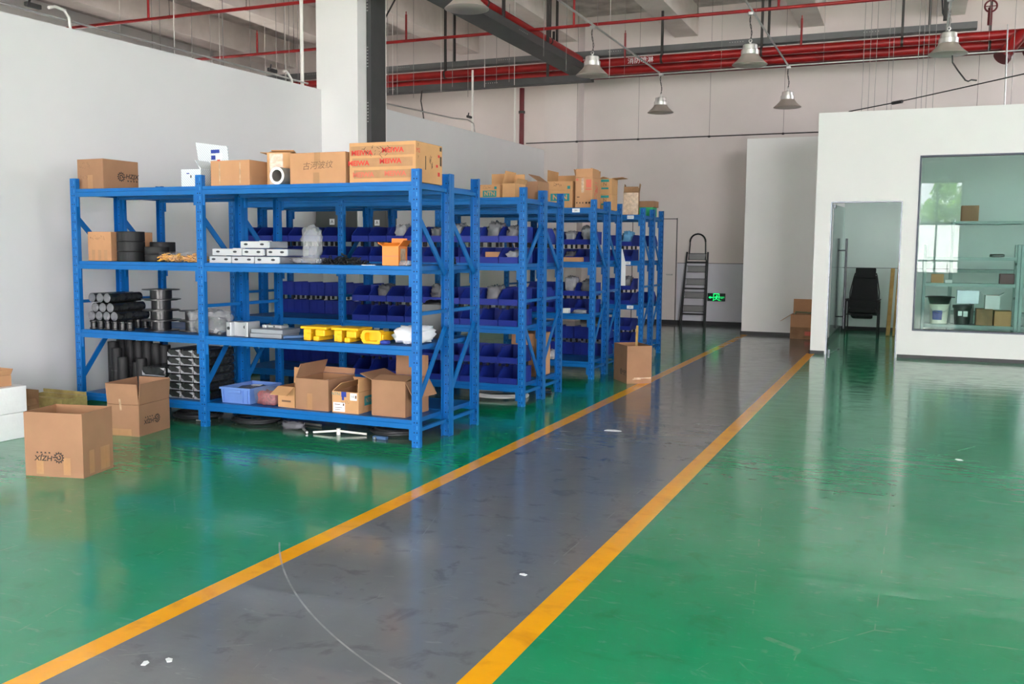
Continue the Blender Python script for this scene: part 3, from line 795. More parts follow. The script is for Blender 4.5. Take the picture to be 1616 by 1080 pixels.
for k, (x, w) in enumerate(((-5.66,.22),(-5.42,.22))):
    t = thing('sachet_bag', ['clear bag of yellow sachets in front of black rolls','clear bag of yellow sachets next to the middle post'][k], 'plastic bag', (x,6.18+.01*k,z3), .1*k, 'bags of yellow sachets')
    b = MB(); rnd = random.Random(40+k)
    for q in range(80):
        R = Euler((rnd.uniform(-.5,.5),rnd.uniform(-.5,.5),rnd.uniform(0,3))).to_matrix().to_4x4(); R.translation = Vector((rnd.uniform(-.36,.36)*w, rnd.uniform(-.05,.05), .016+abs(rnd.gauss(0,.022))))
        b.box(-.034,.034,-.013,.013,-.003,.003,0,R)
    b.v = [(x,y,max(z,.002)) for x,y,z in b.v]; b.build('sachets', M['yellowitem'], t)
    MB().blob(w, .15, .085, 50+k, .16, 24, 14).build('film_bag', M['filmthin'], t, smooth=3)
def rail_pack(x, z, w, d, y, label, h=.055):
    t = thing('rail_pack', label, 'rail', (x,y,z), 0, 'pale linear rails on the upper shelf')
    b = MB(); b.rbox(-w/2, w/2, .012, d, 0, h, .006); b.build('body', M['alud'], t)
    b = MB(); b.rbox(-w/2, w/2, 0, .0115, 0, h-.002, .003); b.build('end_plate', M['paleend'], t)
    for u in (-.3,.28):
        b = MB(); b.cyl((u*w,.0,h*.55),(u*w,-.0015,h*.55),.012,n=14); b.v = [(u*w+(p[0]-u*w)*1.6,p[1],h*.55+(p[2]-h*.55)*.7) for p in b.v]; b.build('bolt_slot', M['dsteel'], t)
    if w > .25:
        b = MB()
        for q in range(5): b.box(w/2-.02-.016*q, w/2-.011-.016*q, .0, .06, h+.0005, h+.004)
        b.build('ribbing', M['whitecard'], t)
for a in ((-5.11,0,.215,.3,6.115,'bottom left pale linear rail, touching the middle post'),(-4.885,0,.215,.3,6.115,'middle pale linear rail of the bottom layer'),
          (-4.655,0,.225,.3,6.112,'right-hand pale linear rail of the bottom layer, beside clear bag'),(-5.055,1,.29,.28,6.13,'left pale linear rail of the second layer'),
          (-4.80,1,.2,.28,6.13,'middle pale linear rail of the second layer'),(-4.595,1,.19,.3,6.16,'right-hand pale linear rail of the second layer, under crumpled bag'),
          (-4.80,2,.27,.26,6.15,'pale ribbed linear rail lying alone on top of the pile')):
    rail_pack(a[0], z3+a[1]*.0605, a[2], a[3], a[4], a[5])
t = thing('crumpled_bag', 'crumpled clear bag standing upright beside the pale linear rails', 'plastic bag', (-4.36,6.3,z3))
b = MB(); b.blob(.3,.18,.05,71,.3,24,12,freq=4); nb = len(b.v); b.blob(.15,.08,.29,72,.36,28,20,e=.7,freq=3.4); 
b.v = [(x*(1 if i < nb else (.8+.5*min(1,z/.28))), y, z) for i,(x,y,z) in enumerate(b.v)]; b.build('film', M['film'], t, smooth=3)
t = thing('chain_pile', 'heap of black chain lying on the upper shelf', 'chain', (-4.0,6.2,z3))
b = MB(); rnd = random.Random(5)
for q in range(150):
    R = Euler((rnd.uniform(-.8,.8),rnd.uniform(-.8,.8),rnd.uniform(0,6))).to_matrix().to_4x4(); u = rnd.gauss(0,.075)
    R.translation = Vector((max(-.2,min(.2,u)), rnd.gauss(0,.025), .014+abs(rnd.gauss(0,.02))*(1-abs(u)*3)))
    pts = [R @ Vector((.019*math.cos(a)+(.006 if math.cos(a)>0 else -.006), .0095*math.sin(a), 0)) for a in [2*PI*i/9 for i in range(9)]]
    b.tube(pts, .0034, 5, closed=True)
b.v = [(x,y,max(z,.0005)) for x,y,z in b.v]; b.build('links', M['rod'], t, smooth=3)
t = carton('orange_carton', 'bright orange carton wrapped in tape, open, near the front post', (-3.575,6.235,z3), (.13,.17,.142), .12, 'orange', True, {'left':(58,.05),'back':(8,.06),'right':(42,.06),'front':(-62,.05)}, inside='kraftin')
decal(t, 'packing_tape', 'right', .0, .075, rect(.1,.1), M['gloss']); decal(t, 'packing_tape', 'front', 0, .07, rect(.125,.004), M['redinkf'])
tag(MB().blob(.1,.08,.04,77,.25).build('bubble_wrap', M['film'], None, (-3.425,6.145,z3), smooth=3), 'scrap of clear bubble wrap in front of the orange carton', 'bubble wrap')
tag(MB().box(-.05,.05,-.02,.02,0,.004).build('white_card_slip', M['label'], None, (-3.74,6.13,z3), rot=(0,0,.3)), 'white card slip lying between chain heap and orange carton', 'card')

# third shelf
BOB = MB().lathe([(.033,0),(.036,.003),(.036,.012),(.03,.016),(.03,.058),(.036,.062),(.036,.072),(.033,.075)], 20)
bm = BOB.mesh('black_bobbin', M['spool'], SM); k = 0
for yy in (6.16, 6.42):
    for i in range(6):
        o = bpy.data.objects.new('black_bobbin', bm); COL.objects.link(o); o.location = (-6.525+.082*i, yy, z2)
        tag(o, '%s black bobbin from the left in the %s row under wrapped tubes' % (ORD[i], 'front' if yy < 6.3 else 'back'), 'bobbin', 'black bobbins under the wrapped tubes')
def wrapped_tube(x, z, label):
    t = thing('wrapped_tube', label, 'tube', (x,6.11,z), 0, 'film-wrapped tubes on the lower shelf')
    b = MB(); b.cyl((0,.012,0),(0,.38,0),.041,n=18); b.build('tube', M['packdark'], t, smooth=SM)
    b = MB(); b.cyl((0,0,0),(0,.011,0),.028,.04,n=14); b.v = [(x+.004*noise.noise(Vector((x*60,y*90,z*60))),y,z) for x,y,z in b.v]; b.build('twisted_end', M['greybag'], t)
tz = z2+.075+.042
for r_, xs in enumerate(((-6.51,-6.425,-6.34,-6.255),(-6.4675,-6.3825,-6.2975),(-6.5,-6.41,-6.33))):
    for i, x in enumerate(xs):
        wrapped_tube(x, tz+.0735*r_+(.009 if r_ == 2 else 0), '%s film-wrapped tube from the left, %s layer of the bundle' % (ORD[i], ['bottom','middle','top'][r_]))
def cable_spool(x, y, z, r, h, label):
    t = thing('cable_spool', label, 'spool', (x,y,z), 0, 'black spools on the lower shelf')
    MB().lathe([(.02,0),(r,0),(r,.006),(.02,.006)], 36, closed=True).build('flange', M['spool'], t, smooth=SM)
    MB().lathe([(.02,h-.0065),(r*.95,h-.0065),(r*.95,h-.0005),(.02,h-.0005)], 36, closed=True).build('flange', M['spool'], t, smooth=SM)
    MB().cyl((0,0,.0065),(0,0,h-.007), r*.55, n=28).build('hub', M['spool'], t, smooth=SM)
for k in range(4): cable_spool(-5.92, 6.32, z2+.0885*k, .163 if k % 2 else .145, .088, '%s black spool of the tall stack on the lower shelf' % ['bottom','second','third','top'][k])
for k in range(2): cable_spool(-5.63, 6.385, z2+.0885*k, .125, .088, '%s black spool of the short stack half hidden by clear bag' % ['lower','upper'][k])
t = thing('bag_of_parts', 'clear bag full of black rubber parts behind the middle post', 'plastic bag', (-5.3,6.215,z2))
MB().blob(.27,.14,.14,81,.2).build('rubber_parts', M['blackmat'], t, smooth=3); MB().blob(.36,.19,.2,82,.26,30,18,freq=3.2).build('film_bag', M['film'], t, smooth=3)
t = thing('aluminium_bracket', 'square bright aluminium bracket with round holes beside the middle post', 'metal part', (-4.965,6.125,z2))
b = MB(); b.rbox(-.105,-.06,0,.16,0,.115,.003); b.rbox(.075,.105,0,.16,0,.12,.003); b.box(-.06,.075,.045,.16,0,.112); b.build('body', M['alu'], t)
for x in (-.083,): MB().cyl((x,.0,.065),(x,-.002,.065),.014,n=16).build('bore', M['dsteel'], t)
MB().cyl((.045,.0445,.075),(.045,.043,.075),.014,n=16).build('bore', M['dsteel'], t)
for k in range(2):
    tag(MB().rbox(-.15,.15,0,.24,0,.034,.003).build('aluminium_plate', M['alud'], None, (-4.69+.01*k,6.13,z2+.035*k), rot=(0,0,0)), ['lower','upper'][k]+' flat grey aluminium plate of the pair beside bracket', 'metal plate', 'flat aluminium plates')
t = thing('aluminium_block', 'small aluminium block lying on the upper flat plate', 'metal part', (-4.72,6.27,z2+.0705))
b = MB(); b.rbox(-.1,.1,0,.07,0,.02,.002); b.rbox(-.085,-.05,-.03,0,0,.024,.002); b.rbox(.08,.1,-.03,0,0,.024,.002); b.build('body', M['alu'], t); MB().cyl((.01,-.0005,.01),(.01,-.002,.01),.007,n=12).build('bore', M['dsteel'], t)
tag(MB().cyl((-.05,-.03,.014),(.08,.1,.014),.0135,n=16).build('blue_grey_rod', M['bluerod'], None, (-4.47,6.16,z2), smooth=SM), 'short blue-grey rod lying right of the aluminium plates', 'rod')
def casting(x, label):
    t = thing('yellow_casting', label, 'metal part', (x,6.13,z2), 0, 'yellow castings on the lower shelf')
    b = MB(); b.rbox(-.125,.115,0,.22,.088,.108,.005); b.build('top_plate', M['yellow'], t)
    b = MB(); b.rbox(-.105,-.035,.012,.2,0,.0875,.005); b.rbox(-.07,-.03,.0,.04,.0,.06,.004); b.build('left_leg', M['yellow'], t)
    b = MB(); b.rbox(.015,.1,-.005,.2,.035,.0875,.006); b.rbox(.0,.05,-.01,.2,.0,.0345,.005); b.build('right_leg', M['yellow'], t)
casting(-4.235, 'yellow casting nearest the aluminium plates'); casting(-3.955, 'yellow casting in the middle of the three')
t = thing('yellow_casting', 'yellow casting with open rectangular mouth, last before the white bag', 'metal part', (-3.72,6.13,z2), .0, 'yellow castings on the lower shelf')
b = MB()
def oct_(hw, z0, z1, c): return [(-hw+c,z0),(hw-c,z0),(hw,z0+c),(hw,z1-c),(hw-c,z1),(-hw+c,z1),(-hw,z1-c),(-hw,z0+c)]
o_, i_ = oct_(.085,.0,.1,.018), oct_(.058,.018,.083,.012)
vs = [(x,0,z) for x,z in o_]+[(x,0,z) for x,z in i_]+[(x,.06,z) for x,z in o_]+[(x,.06,z) for x,z in i_]; fs = []
for k in range(8):
    q = (k+1)%8; fs += [(k,q,8+q,8+k),(16+k,24+k,24+q,16+q),(k,16+k,16+q,q),(8+k,8+q,24+q,24+k)]
b.add(vs, fs); b.build('mouth', M['yellow'], t)
MB().add([(-.07,.061,.012),(.07,.061,.012),(.07,.061,.088),(-.07,.061,.088),(-.02,.33,.02),(.08,.33,.02),(.08,.33,.07),(-.02,.33,.07)], [(3,2,1,0),(4,5,6,7),(0,1,5,4),(1,2,6,5),(2,3,7,6),(3,0,4,7)]).build('tapered_body', M['yellow'], t)
for s in (-1,1): MB().rbox(min(s*.086,s*.1),max(s*.086,s*.1),.005,.055,.03,.07,.003).build('side_lug', M['yellow'], t)
tag(MB().blob(.07,.06,.03,90,.2).build('dark_parts_pouch', M['bluelab'], None, (-3.605,6.14,z2), smooth=3), 'small dark blue pouch between yellow casting and white bag', 'pouch')
t = thing('wrapped_bundle', 'bundle wrapped in white film behind the front post of the nearest rack', 'bundle', (-3.445,6.31,z2))
b = MB(); b.blob(.225,.34,.135,91,.3,28,18,e=.62,freq=3.8); b.build('wrap', M['paper'], t, smooth=3)
b = MB(); b.add([(-.03,.05,.12),(.03,.05,.12),(.025,.04,.175),(-.02,.055,.165),(-.03,.056,.12),(.03,.056,.12),(.025,.046,.175),(-.02,.061,.165)], [(0,1,2,3),(7,6,5,4),(0,4,5,1),(1,5,6,2),(2,6,7,3),(3,7,4,0)]); b.build('loose_corner', M['paper'], t)

# bottom shelf
def black_tube(x, y, h, label):
    t = thing('black_tube', label, 'tube', (x,y,z1), 0, 'upright black tubes on the bottom shelf')
    MB().lathe([(.03,.003),(.044,.0),(.046,.004),(.046,h-.004),(.044,h),(.03,h),(.03,h-.03)], 22).build('wall', M['blackmat'], t, smooth=SM)
    if h > .34: MB().lathe([(.0462,h*.46),(.0472,h*.46),(.0472,h*.49),(.0462,h*.49)], 22, closed=True).build('band', M['blackpl'], t)
n_ = {'back':0,'front':0}
for (x, y, h, r_) in ((-6.51,6.45,.43,'back'),(-6.41,6.45,.43,'back'),(-6.31,6.45,.42,'back'),(-6.21,6.45,.43,'back'),(-6.11,6.45,.41,'back'),(-6.01,6.45,.4,'back'),
                     (-6.5,6.34,.42,'front'),(-6.4,6.28,.37,'front'),(-6.29,6.24,.3,'front'),(-6.18,6.3,.26,'front'),(-6.08,6.24,.3,'front')):
    black_tube(x, y, h, '%s upright black tube from the left, %s row on the bottom shelf' % (ORD[n_[r_]], r_)); n_[r_] += 1
def film_pack(x, y, z, w, d, h, label, grp):
    t = thing('film_pack', label, 'pack', (x,y,z), 0, grp)
    MB().rbox(-w/2+.003,w/2-.003,.008,d,0,h-.002,.01).build('body', M['packdark'], t)
    b = MB(); y = .0065; e = w/2-.002
    b.add([(-e,y,.003),(e,y,.003),(e,y,.009),(.0,y-.004,.014),(-e,y,.009),(-e,y,h*.62),(-e+.012,y-.002,.03),(-e+.04,y-.003,.014)], [(0,1,2,3,4),(4,7,6,5)])
    b.add([(e,y,h-.006),(e-.045,y-.003,h-.012),(e-.006,y-.001,h-.03)], [(0,1,2)])
    b.build('film_edge', M['silverbag'], t)
k = 0
for r_ in range(6):
    for c in range(3):
        film_pack(-5.632+.136*c, 6.13, z1+.0695*r_, .133, .37, .068, '%s film pack of layer %s in the tall block by the middle post' % (['left','centre','right'][c], ['one','two','three','four','five','six'][r_]), 'film-wrapped packs stacked by the middle post')
for r_ in range(3): film_pack(-5.845, 6.12, z1+.0855*r_, .25, .3, .084, '%s wide film pack of the low stack beside the tall block' % ['bottom','middle','top'][r_], 'wide film packs in the low stack')
t = thing('plastic_crate', 'light blue plastic crate on the bottom shelf beside bag of red bits', 'crate', (-4.99,6.32,z1)); 
b = MB(); w, d, h, a = .29,.4,.13,.005
o_ = [(-w/2,-d/2),(w/2,-d/2),(w/2,d/2),(-w/2,d/2)]; i_ = [(-w/2+a,-d/2+a),(w/2-a,-d/2+a),(w/2-a,d/2-a),(-w/2+a,d/2-a)]
vs = [(x*.95,y*.95,0) for x,y in o_]+[(x,y,h) for x,y in o_]+[(x,y,h) for x,y in i_]+[(x*.95,y*.95,a) for x,y in i_]
b.add(vs, [(3,2,1,0)]+[(k,(k+1)%4,4+(k+1)%4,4+k) for k in range(4)]+[(4+k,4+(k+1)%4,8+(k+1)%4,8+k) for k in range(4)]+[(8+k,8+(k+1)%4,12+(k+1)%4,12+k) for k in range(4)]+[(12,13,14,15)]); b.build('tub', M['crate'], t)
b = MB(); b.box(-w/2-.008,w/2+.008,-d/2-.008,-d/2,h-.016,h); b.box(-w/2-.008,w/2+.008,d/2,d/2+.008,h-.016,h); b.box(-w/2-.008,-w/2,-d/2,d/2,h-.016,h); b.box(w/2,w/2+.008,-d/2,d/2,h-.016,h)
b.build('rim', M['crate'], t)
MB().rbox(-.06,.06,-d/2-.014,-d/2-.001,h-.045,h-.017,.003).build('handle', M['crate'], t)
for u in (-.12,.075,.12): MB().box(u-.004,u+.004,-d/2-.006,-d/2+.004,.012,h-.017).build('rib', M['crate'], t)
tag(MB().blob(.24,.33,.11,95,.12).build('bag_of_small_parts', M['greybag'], None, (-4.99,6.32,z1+.007), smooth=3), 'grey bag of small parts lying inside the light blue crate', 'plastic bag')
tag(MB().box(-.04,.04,-.025,.025,0,.003).build('white_card_slip', M['label'], None, (-4.97,6.37,z1+.121), rot=(.0,.0,.2)), 'white slip on top of the bag inside light blue crate', 'card')
t = thing('bag_of_red_bits', 'clear bag of dull red bits between blue crate and small carton', 'plastic bag', (-4.715,6.205,z1)); MB().blob(.18,.13,.11,97,.2).build('red_bits', M['redbits'], t, smooth=3); MB().blob(.225,.18,.145,98,.16).build('film_bag', M['filmthin'], t, smooth=3)
t = carton('carton', 'small carton with one flap upright and one hanging forward', (-4.505,6.245,z1), (.165,.2,.165), -.05, 'kraft3', True, {'back':(4,.13),'front':(118,.115)})
decal(t, 'printed_lettering', 'front', 0, .05, rect(.09,.014), M['inkf'])
t = carton('carton', 'medium plain carton, open, with a short tape strip at its foot', (-4.255,6.315,z1), (.305,.38,.245), 0, 'kraft', True, {'left':(-22,.12),'back':(14,.05)})
decal(t, 'packing_tape', 'front', -.02, .065, rect(.045,.13), M['tape'])
t2 = MB(); t2.blob(.24,.3,.2,99,.1); tag(t2.build('packing_paper', M['paper'], None, (-4.255,6.315,z1+.008), smooth=3), 'white packing material inside the medium open carton', 'packing paper')
t = carton('carton', 'yellow-brown carton with teal print, blue tape and white labels, open', (-3.945,6.29,z1), (.235,.35,.165), 0, 'kraft3', True, {'right':(2,.105),'left':(-50,.1),'back':(-35,.09)})
d = MB(); add_text(d, 'NTN', .032, -.085, .06, 0, sx=1.1); rect(.045,.04,1,-.012,.06,d); rect(.02,.03,1,-.02,.03,d); rect(.06,.055,2,.075,.045,d); rect(.105,.07,2,-.055,-.04,d); scribble(d, .07, .014, 3, 3, 3)
add_text(d, '14', .03, .065, .045, 3, z=.0006); rect(.014,.024,4,.095,.045,d,.0006); rect(.05,.006,4,-.07,-.02,d,.0006); rect(.014,.018,4,-.015,-.02,d,.0006); rect(.07,.004,4,-.06,-.045,d,.0006); rect(.05,.004,4,-.07,-.06,d,.0006)
decal(t, 'labels_and_print', 'front', 0, .085, d, [M['teal'],M['bluelab'],M['label'],M['ink'],M['inkf']])
d = rect(.14,.075); add_text(d, 'NTN', .05, 0, 0, 1, z=.0006); decal(t, 'printed_logo', 'right', -.02, .09, d, [M['teal'],M['kraft3']])
t = carton('carton', 'big open carton with spread flaps beside the front post', (-3.575,6.315,z1), (.29,.37,.268), 0, 'kraft', True, {'back':(2,.165),'front':(-78,.13),'left':(68,.115),'right':(150,.15)})
tag(MB().blob(.23,.3,.2,101,.12).build('clear_wrap', M['filmthin'], None, (-3.575,6.315,z1+.008), smooth=3), 'clear plastic wrap inside the big open carton', 'plastic wrap')

# on the floor under the nearest rack
def coil(name, label, x, y, r, m, tr=.011, turns=5, cat='hose', grp=None, sq=.8, seed=1):
    b = MB(); pts = []; rnd = random.Random(seed); N = 26*turns
    for i in range(N):
        a = 2*PI*i/26; q = i/N; rr = r*(1-.22*q)+.012*math.sin(a*1.7+seed)
        pts.append((rr*math.cos(a), sq*rr*math.sin(a), tr+.001+.018*abs(math.sin(q*9))+.02*q))
    b.tube(pts, tr, 7); o = b.build(name, M[m], None, (x,y,0), smooth=3); return tag(o, label, cat, grp)
coil('hose_coil', 'coil of dark hose on the floor below the light blue crate', -5.0, 6.4, .21, 'hose', seed=1, grp='hose coils under the nearest rack')
coil('hose_coil', 'coil of dark hose on the floor below the big open carton', -3.7, 6.46, .2, 'hose', seed=2, grp='hose coils under the nearest rack')
coil('hose_coil', 'coil of dark hose on the floor below the film packs', -5.6, 6.38, .22, 'hose', seed=3, grp='hose coils under the nearest rack')
t = thing('chrome_tee_rod', 'pale metal rod with a central collar on floor under the rack', 'rod', (-4.09,6.24,0)); MB().cyl((-.2,-.05,.012),(-.012,.0,.03),.009).cyl((.012,.0,.03),(.22,.06,.012),.009).build('rod', M['pvc'], t, smooth=SM); MB().cyl((0,0,.0),(0,0,.05),.016).build('collar', M['pvc'], t, smooth=SM)
tag(MB().cyl((-.04,.1,.012),(.1,-.04,.012),.0095).build('metal_rod', M['galv'], None, (-4.43,6.2,0), smooth=SM), 'bright metal rod on the floor left of the collared rod', 'rod')
tag(MB().cyl((-.2,.04,.012),(.2,.0,.012),.0095).build('metal_rod', M['galv'], None, (-4.6,6.46,0), smooth=SM), 'bright metal rod on the floor beside the left hose coil', 'rod')
tag(MB().blob(.2,.1,.06,103,.3,freq=5).build('crumpled_foil', M['greybag'], None, (-4.55,6.3,0), smooth=3), 'crumpled silvery wrapping on the floor under the nearest rack', 'wrapping')
tag(MB().cyl((-.06,0,.01),(.07,.02,.01),.008).build('metal_rod', M['galv'], None, (-5.42,6.22,0), smooth=SM), 'short metal rod on the floor left of the middle post', 'rod')
t = thing('blue_fitting', 'small blue fitting with metal tip on floor near front post', 'fitting', (-3.7,6.22,0)); MB().rbox(-.06,.06,-.02,.02,0,.025,.004).build('body', M['bluerod'], t); MB().cyl((-.03,-.035,.012),(-.03,-.021,.012),.01).build('tip', M['galv'], t)

# second rack (backing onto the first)
t = thing('grey_bin', 'grey tub with dark liner on the rack behind the front one', 'tub', (-3.56,6.86,z2)); MB().lathe([(.0,0),(.115,0),(.13,.215),(.122,.215),(.108,.006),(0,.006)], 4, M=Matrix.Rotation(PI/4,4,'Z') @ Matrix.Scale(1.25,4)).build('tub', M['greybin'], t)
MB().blob(.16,.16,.1,105,.3,freq=4,c=(.0,.0,.2)).build('liner', M['rod'], t, smooth=3)
tag(MB().blob(.1,.07,.06,107,.3,freq=4).build('cable_bundle', M['rod'], None, (-3.45,6.9,z3), smooth=3), 'small bundle of black cable on the second rack', 'cable')

# ------------------------------------------------------------------ goods on the racks behind
def ntn_label(root, face, u, v, w, h):
    d = rect(w, h); add_text(d, 'NTN', h*.9, 0, 0, 1, sx=w/h/2.5, z=.0007, bold=.03); decal(root, 'printed_logo', face, u, v, d, [M['teal'],M['kraft3']])
t = carton('carton', 'teal-printed carton with raised back flap, first behind the nearest rack', (-3.69,8.36,z4), (.21,.28,.125), 0, 'kraft3', True, {'back':(0,.12)}, group='teal-printed cartons')
ntn_label(t, 'front', .0, .04, .14, .06); d = rect(.025,.025); decal(t, 'printed_mark', 'front', .06, .095, d, M['teal']); decal(t, 'handwriting', 'front', -.03, .1, scribble(MB(),.08,.02,4,21), M['inkf'])
carton('carton', 'narrow open carton squeezed between teal-printed carton and rack end', (-3.5,8.36,z4), (.13,.26,.135), 0, 'kraft3', True, {'left':(-14,.12),'back':(-8,.1),'right':(30,.05)})
carton('carton', 'open plain carton on the back half of the second double row', (-3.54,8.85,z4), (.3,.3,.185), 0, 'kraft', True, {'left':(4,.06),'right':(-55,.12)})
t = carton('carton', 'teal-printed carton half hidden by end posts, lower of a pair', (-4.02,10.45,z4), (.24,.36,.16), 0, 'kraft3', group='teal-printed cartons'); ntn_label(t, 'front', .01, .06, .19, .07)
carton('carton', 'flat yellow-brown carton lying on the half hidden teal-printed carton', (-4.02,10.45,z4+.161), (.24,.36,.09), 0, 'kraft3')
t = carton('carton', 'teal-printed carton beside the tall red-printed one, lower of two', (-3.73,10.45,z4), (.3,.36,.2), 0, 'kraft3', group='teal-printed cartons'); ntn_label(t, 'front', .0, .12, .23, .085)
t = carton('carton', 'open carton stacked on teal-printed one beside the tall red-printed carton', (-3.735,10.45,z4+.201), (.31,.36,.1), 0, 'kraft3', True, {'back':(2,.09),'left':(-2,.13)}); decal(t, 'handwriting', 'front', -.03, .06, scribble(MB(),.1,.03,5,22,t=.003), M['ink']); decal(t, 'printed_mark', 'front', .11, .03, rect(.035,.035), M['teal'])
t = carton('carton', 'tall carton with red print and flaps standing up, third double row', (-3.455,10.45,z4), (.2,.36,.335), .06, 'kraft2', True, {'front':(-3,.1),'left':(14,.1),'right':(-10,.11),'back':(10,.1)})
for (x, y, w_, h_) in ((-.08,.315,.024,.024),(.055,.27,.06,.09),(.055,.205,.07,.014)): decal(t, 'printed_mark', 'front', x, y, rect(w_,h_), M['redinkf'])
decal(t, 'printed_mark', 'front', -.065, .12, rect(.03,.008), M['ink'])
for k, u in enumerate((-.08,-.045,-.01,.03,.065)): decal(t, 'printed_mark', 'front', u, .055, (lambda m: (m.lathe([(.006,0),(.011,0)],14), m)[1])(MB()) if k > 2 else rect(.012,.014), M['ink'])
decal(t, 'packing_tape', 'front', -.015, .25, rect(.03,.16), M['gloss'], .0006)
d = scribble(MB(), .1, .2, 3, 4, 0, .016); decal(t, 'printed_lettering', 'right', -.02, .16, d, M['redink'])
for v in (.285,.25): decal(t, 'printed_mark', 'right', -.03, v, rect(.12,.008), M['redinkf'])
for k, (z, fl) in enumerate(((0,None),(.188,{'right':(86,.13),'left':(-70,.06)}))):
    t = carton('carton', ['lower','upper'][k]+' carton of the narrow teal-printed pair behind the tall red-printed carton', (-3.405,11.06,z4+z), (.17,.24,.186), 0, 'kraft3', k == 1, fl, group='teal-printed cartons')
    d = MB(); rect(.1,.03,0,0,.04,d); rect(.09,.02,0,0,-.05,d); decal(t, 'printed_logo', 'front', 0, .12, d, M['teal']); d = MB(); add_text(d, 'N', .06); decal(t, 'printed_letter', 'front', 0, .118, d, M['inkf'])
t = carton('carton', 'carton wrapped in shiny tape with flaps open, farthest double row', (-3.53,12.56,z4), (.2,.3,.3), .22, 'kraftold', True, {'front':(-4,.075),'left':(-5,.11),'right':(8,.12),'back':(10,.08)}, inside='kraft2')
decal(t, 'packing_tape', 'front', 0, .15, rect(.195,.29), M['gloss'])
t = carton('green_carton', 'green and white carton on the farthest rack, under a flat one', (-3.43,13.05,z4), (.2,.22,.125), 0, 'green'); decal(t, 'white_panel', 'front', -.03, .06, rect(.05,.1), M['label'])
carton('carton', 'flat brown carton lying on the green and white one, farthest rack', (-3.43,13.05,z4+.126), (.24,.26,.085), 0, 'kraft')
# small goods along the shelf fronts
carton('carton', 'flat orange-brown carton on the upper shelf edge of the third row', (-3.585,10.252,deckz(2)), (.29,.08,.05), 0, 'kraft2')
carton('carton', 'small brown carton resting inside a navy bin of the second row', (XE-.2,8.112+.2,deckz(2)+.006), (.165,.2,.1), 0, 'kraft2')
carton('white_carton', 'small white carton on the lower shelf edge of the third row', (-3.66,10.252,deckz(1)), (.14,.08,.055), 0, 'whitecard')
def bag(label, x, y, z, w, d, h, m='greybag', seed=1, grp='bags among the navy bins', r=.34):
    return tag(MB().blob(w*.92, d*.9, h*.86, seed, r, nu=26, nv=16, e=.6, freq=3.6).build('parts_bag', M[m], None, (x,y,z), smooth=3), label, 'plastic bag', grp)
bag('silver bag lying on the lower shelf edge of the third row', -3.46, 10.25, deckz(1), .16, .075, .05, 'silverbag', 7)
bag('silvery bag slumped on the bottom shelf of the third row', -3.83, 10.27, deckz(0), .17, .12, .13, 'silverbag', 8)
for i, (k, lev, tier, h, m_) in enumerate(((0,2,1,.17,'greybag'),(1,2,1,.21,'greybag'),(3,2,1,.2,'greybag'),(4,2,1,.16,'greybag'),(6,2,1,.19,'silverbag'),(0,2,0,.13,'silverbag'),(1,1,1,.2,'greybag'),(4,1,1,.2,'greybag'),(7,1,1,.18,'greybag'))):
    bag('%s bag in the %s bin from the aisle end, %s tier, %s shelf, second row' % ('silver' if m_ == 'silverbag' else 'grey', ORD[k], ['lower','upper'][tier], SHELFN[lev]), XE-.2*k, 8.112+.2, deckz(lev)+.196*tier+.006, .155, .24, h, m_, 20+i)
for i, (k, lev, tier, h, m_) in enumerate(((0,2,1,.24,'silverbag'),(1,2,1,.17,'silverbag'),(2,2,1,.2,'greybag'),(0,1,1,.2,'greybag'),(1,1,1,.24,'silverbag'),(1,2,0,.13,'greybag'))):
    bag('%s bag in the %s bin from the aisle end, %s tier, %s shelf, third row' % ('silver' if m_ == 'silverbag' else 'grey', ORD[k], ['lower','upper'][tier], SHELFN[lev]), XE-.2*k, 10.2+.108+.2, deckz(lev)+.196*tier+.006, .155, .24, h, m_, 40+i)
bag('pale blue bag in a bin on the top bin tier of the farthest row', XE-.1, 12.322+.2, deckz(2)+.202, .155, .24, .22, 'bluebag', 60)
bag('grey bag in a bin on the middle shelf of the farthest row', XE-.1, 12.322+.2, deckz(1)+.202, .155, .24, .2, 'greybag', 61)
t = carton('carton', 'tall plain carton on the bottom shelf behind the second-row bins', (-3.52,8.89,z1), (.3,.32,.43), 0, 'kraft2')
for i, (z, dz) in enumerate(((deckz(1),.0),(deckz(1),.091))):
    o = carton('patterned_carton', ['lower','upper'][i]+' black-and-white patterned carton of the pair in the second row', (-3.9,8.76,z+dz), (.2,.2,.09), 0, 'hatch')
carton('white_carton', 'white carton with red end on the lower shelf, second row back half', (-3.66,8.76,deckz(1)), (.2,.2,.11), 0, 'whitecard')
t = thing('hanging_sheet', 'white paper sheet hanging at the front of the farthest double row', 'paper', (-3.545,12.265,1.0)); b = MB(); b.add([(-.05,0,0),(.035,0,0),(.03,.012,.3),(-.02,.02,.49),(-.05,.02,.49),(-.05,.002,0),(.035,.002,0),(.03,.014,.3),(-.02,.022,.49),(-.05,.022,.49)],[(0,1,2,3,4),(9,8,7,6,5),(0,5,6,1),(1,6,7,2),(2,7,8,3),(3,8,9,4),(4,9,5,0)]); b.build('sheet', M['label'], t)
